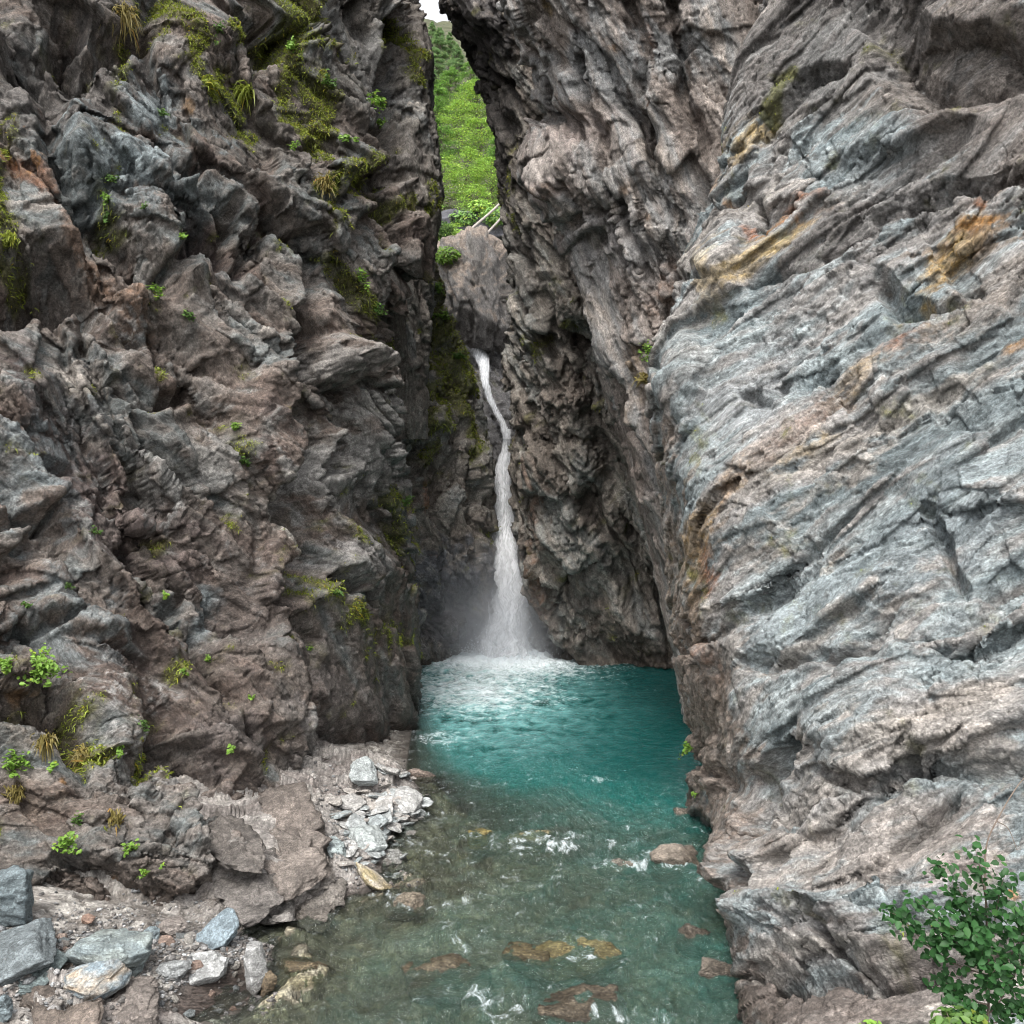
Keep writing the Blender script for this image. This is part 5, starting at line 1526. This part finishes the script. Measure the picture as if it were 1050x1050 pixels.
# ---- the shrub close to the camera at bottom right
def near_shrub():
    rng = np.random.default_rng(21)
    Yb = 6.6
    base = W(1010, 1090, Yb)
    root = empty('shrub', base)
    tag(root, 'dark green leafy shrub growing in front of the right wall, with a bare forked twig', 'shrub')
    st, LC, LN = [], [], []

    def P(x, y, d=0.0):
        return W(x, y, Yb + d) - base
    main = np.array([P(1014, 1185, 1.4), P(1012, 1140, .7), P(1010, 1090), P(1014, 1020, .05), P(1012, 950, .1), P(1010, 900, .12), P(1012, 865, .15), P(1024, 838, .2), P(1042, 808, .3), P(1065, 780, .4)])
    tt = np.linspace(0, 1, len(main))
    mc = crom(main, tt, np.linspace(0, 1, 40))
    st.append(tube(mc, np.linspace(0.012, 0.003, 40), 6))
    fork = np.array([P(1022, 842, .2), P(1034, 850, .18), P(1043, 872, .15)])
    st.append(tube(crom(fork, np.linspace(0, 1, 3), np.linspace(0, 1, 10)), np.linspace(0.004, 0.002, 10), 5))
    boughs = [((1013, 1000), (912, 938), 46), ((1012, 960), (962, 890), 40), ((1012, 980), (960, 965), 46), ((1012, 930), (1000, 872), 20), ((1014, 1000), (1046, 935), 46), ((1012, 1010), (1000, 960), 40), ((1012, 1030), (965, 1005), 40),
              ((1012, 1040), (1056, 985), 46), ((1010, 1060), (985, 1035), 40), ((1012, 990), (985, 925), 34), ((1013, 975), (1030, 900), 30), ((1012, 1020), (1030, 990), 30), ((1013, 1050), (1060, 1030), 40), ((1012, 985), (940, 925), 26)]
    for (a, b, n) in boughs:
        n = int(n * 3.0)
        d0, d1 = rng.uniform(-0.05, 0.1), rng.uniform(-0.35, 0.3)
        c = curve(P(*a, d0), P(*b, d1), rng, 10, 0.06, -0.02)
        st.append(tube(c, np.linspace(0.006, 0.0018, 10), 5))
        t = rng.uniform(0.25, 1.03, n)
        q = np.stack([np.interp(t, np.linspace(0, 1, 10), c[:, j]) for j in range(3)], 1)
        LC.append(q + rng.normal(size=(n, 3)) * 0.05)
        LN.append(np.array([[0, -0.55, 0.9]]) + rng.normal(size=(n, 3)) * 0.5)
    V, F = join(st)
    mesh_from('branch', V, F, M_TWIG, True, None, root)
    LC, LN = np.concatenate(LC), np.concatenate(LN)
    V, F = leaves_geo(LC, LN, rng.uniform(0.026, 0.058, len(LC)), rng, 0.14, 1.25, 0.3)
    tone = np.repeat(np.clip(rng.normal(0.5, 0.22, len(LC)), 0, 0.9), 6)
    mesh_from('foliage', V, F, M_LEAF_DARK, False, {'tone': ('FLOAT', tone)}, root)


near_shrub()


def low_bush(name, x, y, Y, r, n, mat, label, seed, leaf=0.05):
    rng = np.random.default_rng(seed)
    c = W(x, y, Y)
    root = empty(name, c)
    tag(root, label, 'bush')
    d = rng.normal(size=(n, 3))
    d /= np.linalg.norm(d, axis=1, keepdims=True)
    p = d * (rng.uniform(0.25, 1, n) ** 0.5)[:, None] * np.array([[r, r * 0.7, r * 0.6]])
    V, F = leaves_geo(p, d + np.array([[0, -0.3, 0.9]]) + rng.normal(size=(n, 3)) * 0.4, rng.uniform(0.6, 1.2, n) * leaf, rng, 0.14, 1.4, 0.3)
    tone = np.repeat(np.clip(rng.normal(0.55, 0.25, n), 0, 1), 6)
    st = [tube(curve((0, 0, -r * 0.8), p[k] * 0.9, rng, 6, 0.1), np.linspace(0.006, 0.002, 6), 4) for k in range(14)]
    v2, f2 = join(st)
    mesh_from('stem', v2, f2, M_TWIG, True, None, root)
    mesh_from('foliage', V, F, mat, False, {'tone': ('FLOAT', tone)}, root)


low_bush('bush', 985, 1052, 6.3, 0.19, 260, M_LEAF_MID, 'low green bush at the bottom edge under the leafy shrub', 31, 0.045)
low_bush('bush', 893, 1056, 6.5, 0.09, 90, M_LEAF_BRIGHT, 'small light green bush at the bottom edge, left of the leafy shrub', 32, 0.035)

low_bush('bush', 457, 262, 38.3, 0.62, 700, M_LEAF_BRIGHT, 'bright green bush growing on the left shoulder of the wedged boulder', 33, 0.09)
low_bush('bush', 449, 236, 41, 0.7, 700, M_LEAF_MID, 'darker green bush behind the bright one by the wedged boulder', 34, 0.09)

for k, (x, y, Y, r, lab) in enumerate([(476, 224, 56, 0.9, 'leafy bush at the left end of the dark outcrop'), (493, 213, 56, 0.8, 'leafy bush on top of the dark outcrop, above the fallen trunks'), (508, 222, 55, 0.9, 'leafy bush at the right end of the dark outcrop'), (466, 244, 50, 0.8, 'leafy bush at the foot of the longer fallen trunk')]):
    low_bush('bush', x, y, Y, r, 600, M_LEAF_TREE if k % 2 else M_LEAF_TREE2, lab, 40 + k, 0.13)

# ------------------------------------------------------------------ the wooded slope seen through the gap
def hill_z(x, y):
    return np.interp(y, [36, 40, 46, 60, 80, 150, 190], [7.5, 11.5, 15.5, 18.5, 27, 72, 92]) + 0.12 * np.abs(x + 6)


def build_hill():
    xs, ys = np.linspace(-45, 30, 150), np.linspace(43, 190, 260)
    X, Y = np.meshgrid(xs, ys)
    P = np.stack([X.ravel(), Y.ravel(), hill_z(X.ravel(), Y.ravel())], 1)
    n = fbm(P * 0.25, 5, 900, 0.6)
    P[:, 2] += 0.9 * n
    c = np.stack([0.055 + 0.03 * n, 0.06 + 0.025 * n, 0.03 + 0.015 * n], 1)
    o = mesh_from('hill', P, grid_faces(len(ys), len(xs)), MAT_STONE, True, {'col': ('FLOAT_COLOR', np.clip(c, 0.01, 1)), 'q': ('FLOAT_VECTOR', P * 0.3)})
    tag(o, 'steep wooded hillside beyond the gorge', 'hill', None, 'structure')


build_hill()
# dark rock outcrop under the trees
stone('outcrop', W(499, 240, 58), (2.6, 1.6, 1.5), 91, (0.11, 0.11, 0.125), (0, 0, 10), 'dark grey rock outcrop under the trees behind the fallen trunks', 'rock', sub=5, planes=10, rough=1.3)


def tree_meshes(seed, h, r, mat_leaf, tiers, per, leaf, conic=0.0):
    rng = np.random.default_rng(seed)
    tr = [tube(curve((0, 0, -1.0), (rng.normal() * 0.3, rng.normal() * 0.3, h * 0.93), rng, 12, 0.02), np.linspace(h * 0.018, h * 0.004, 12), 7)]
    LC, LN = [], []
    for k in range(tiers):
        f = (k + rng.uniform(0, 1)) / tiers
        z = h * (0.30 + 0.68 * f)
        rr = r * ((1 - f) ** 0.7 * conic + (1 - conic) * math.sin(math.pi * (0.18 + 0.74 * f)) ** 0.6)
        a = rng.uniform(0, 6.28)
        d = rr * rng.uniform(0.55, 1.0)
        c = np.array([math.cos(a) * d, math.sin(a) * d, z])
        tr.append(tube(curve((0, 0, z - 0.12 * h), c, rng, 6, 0.05), np.linspace(h * 0.006, h * 0.0015, 6), 4))
        m = per
        ext = np.array([rr * 0.42, rr * 0.42, h * 0.02])
        p = rng.normal(size=(m, 3)) * ext * 0.62
        p[:, 2] -= 0.16 * (p[:, 0] ** 2 + p[:, 1] ** 2) / max(rr, 0.4)
        LC.append(c + p)
        LN.append(np.array([[0, 0, 1.0]]) + rng.normal(size=(m, 3)) * 0.45)
    V, F = join(tr)
    LC, LN = np.concatenate(LC), np.concatenate(LN)
    V2, F2 = leaves_geo(LC, LN, rng.uniform(0.6, 1.3, len(LC)) * leaf, rng, 0.1, 1.3, 0.2)
    tone = np.repeat(np.clip(rng.normal(0.5, 0.3, len(LC)), 0, 0.95), 6)
    return (V, F), (V2, F2, tone)


TREE_KINDS = {
    'maple': [tree_meshes(41 + k, 9, 3.4, None, 44, 125, 0.18) for k in range(2)],
    'beech': [tree_meshes(51 + k, 11, 3.0, None, 48, 120, 0.20, 0.4) for k in range(2)],
    'far': [tree_meshes(61 + k, 13, 2.8, None, 52, 150, 0.22, 0.8) for k in range(2)],
}
PROTO = {}


def tree(kind, var, x, y, hpx, label, seed):
    """x, y: photo pixel of the crown's middle; distance follows from the slope"""
    mats = {'maple': M_LEAF_TREE, 'beech': M_LEAF_TREE2, 'far': M_LEAF_FAR}
    base_h = {'maple': 9, 'beech': 11, 'far': 13}[kind]
    Y = 48.0
    while Y < 185:                         # walk along the sight line until the crown's foot meets the slope
        p = W(x, y, Y)
        h = hpx * Y / FPX
        if p[2] - 0.5 * h < float(hill_z(p[0], Y)) + 0.2: break
        Y += 0.5
    s = h / base_h
    p[2] = float(hill_z(p[0], Y)) - 0.3
    root = empty('tree', p)
    tag(root, label, 'tree', 'trees on the slope beyond the gap')
    key = (kind, var)
    if key not in PROTO:
        (V, F), (V2, F2, tone) = TREE_KINDS[kind][var]
        a = mesh_from('trunk', V, F, M_BARK, True, None, root)
        b = mesh_from('crown', V2, F2, mats[kind], False, {'tone': ('FLOAT', tone)}, root)
        PROTO[key] = (a, b)
    else:
        for src in PROTO[key]:
            c = src.copy()
            C.objects.link(c)
            c.parent = root
    root.scale = (s, s, s)
    root.rotation_euler = (0, 0, seed * 1.7)


TREES = [
    ('maple', 0, 462, 258, 44, 'bright green young tree beside the wedged boulder'),
    ('maple', 1, 486, 212, 56, 'bright yellow-green tree arching over the dark outcrop'),
    ('maple', 0, 507, 236, 40, 'small green tree at the right, behind the fallen trunks'),
    ('maple', 0, 455, 190, 60, 'yellow-green tree against the left tower, above the young one'),
    ('maple', 1, 478, 178, 58, 'light green tree in the middle of the gap, over the arching one'),
    ('maple', 0, 503, 186, 60, 'green tree against the right overhang, above the outcrop'),
    ('beech', 0, 452, 150, 64, 'mid green tree against the left tower at half height of the gap'),
    ('maple', 1, 492, 148, 60, 'brightest lime-green tree on the right of the gap'),
    ('maple', 0, 474, 128, 58, 'lime-green tree in the middle of the gap, highest of the bright ones'),
    ('beech', 1, 448, 112, 60, 'darker green tree by the left tower above mid gap'),
    ('maple', 1, 488, 108, 56, 'lime-green tree touching the right overhang high in the gap'),
    ('beech', 0, 462, 92, 54, 'blue-green tree in the upper gap'),
    ('far', 0, 448, 72, 50, 'slim grey-green tree by the left tower near the skyline'),
    ('far', 1, 468, 66, 50, 'slim grey-green tree in the middle near the skyline'),
    ('beech', 1, 482, 84, 48, 'leaning green tree by the right overhang near the skyline'),
    ('far', 1, 450, 48, 46, 'dark tree on the skyline at the left'),
    ('far', 0, 461, 50, 40, 'dark tree on the skyline at the right'),
    ('far', 0, 440, 90, 56, 'dark green tree half hidden by the left tower'),
    ('beech', 0, 440, 215, 60, 'green tree mostly behind the left tower, low in the gap'),
    ('beech', 1, 515, 160, 60, 'green tree mostly behind the right overhang'),
    ('far', 1, 443, 34, 30, 'dark conifer standing on the skyline beside the left tower'),
    ('far', 0, 452, 38, 26, 'small dark conifer on the skyline under the patch of sky'),
    ('maple', 0, 480, 240, 30, 'small light tree growing in front of the dark outcrop'),
    ('maple', 1, 502, 228, 34, 'small light tree at the right end of the dark outcrop'),
    ('maple', 1, 470, 232, 36, 'small leafy tree between the young tree and the outcrop'),
]
for k, (kd, v, x, y, hp, lab) in enumerate(TREES):
    tree(kd, v, x, y, hp, lab, k + 1)


def log(x0, y0, Y0, x1, y1, Y1, r, label, seed):
    rng = np.random.default_rng(seed)
    a, b = W(x0, y0, Y0), W(x1, y1, Y1)
    V, F = tube(curve(a, b, rng, 14, 0.008), np.linspace(r, r * 0.7, 14), 9)
    V = V - a
    o = mesh_from('log', V, F, M_DEADWOOD, True)
    o.location = a
    tag(o, label, 'log')


log(472, 246, 40.5, 516, 205, 44, 0.07, 'longer bleached fallen trunk leaning on the wedged boulder', 1)
log(492, 250, 39.8, 520, 214, 42, 0.06, 'shorter bleached trunk nearer the right rock, leaning beside the longer one', 2)
print('plants', round(time.time() - T0, 1))

# ------------------------------------------------------------------ light: open shade under a bright overcast sky
wd = bpy.data.worlds.new('World')
scn.world = wd
wd.use_nodes = True
nt = wd.node_tree
nt.nodes.clear()
wo = nt.nodes.new('ShaderNodeOutputWorld')
bg = nt.nodes.new('ShaderNodeBackground')
sky = nt.nodes.new('ShaderNodeTexSky')
sky.sky_type = 'NISHITA'
sky.sun_disc = False
SUN_EL, SUN_AZ = math.radians(58), math.radians(198)
sky.sun_elevation = SUN_EL
sky.sun_rotation = SUN_AZ
sky.air_density = 1.0
sky.dust_density = 4.0
hs = nt.nodes.new('ShaderNodeHueSaturation')
hs.inputs['Saturation'].default_value = 0.12
nt.links.new(sky.outputs[0], hs.inputs['Color'])
nt.links.new(hs.outputs[0], bg.inputs[0])
bg.inputs[1].default_value = 0.15
nt.links.new(bg.outputs[0], wo.inputs[0])
sd = bpy.data.lights.new('sun', 'SUN')
sd.energy = 1.45
sd.angle = math.radians(22)
sd.color = (1.0, 0.96, 0.9)
so = bpy.data.objects.new('sun', sd)
from mathutils import Vector
sdir = Vector((math.sin(SUN_AZ) * math.cos(SUN_EL), math.cos(SUN_AZ) * math.cos(SUN_EL), math.sin(SUN_EL)))
so.rotation_euler = sdir.to_track_quat('Z', 'Y').to_euler()
so.location = (0, 0, 30)
C.objects.link(so)
vs = scn.view_settings
vs.view_transform = 'Standard'
vs.look = 'None'
vs.gamma = 1.0
vs.exposure = 1.35
print('script', round(time.time() - T0, 1))
scn.cycles.volume_bounces = 2
scn.cycles.transparent_max_bounces = 24
scn.cycles.diffuse_bounces = 3
scn.cycles.max_bounces = 8
scn.cycles.filter_width = 1.05
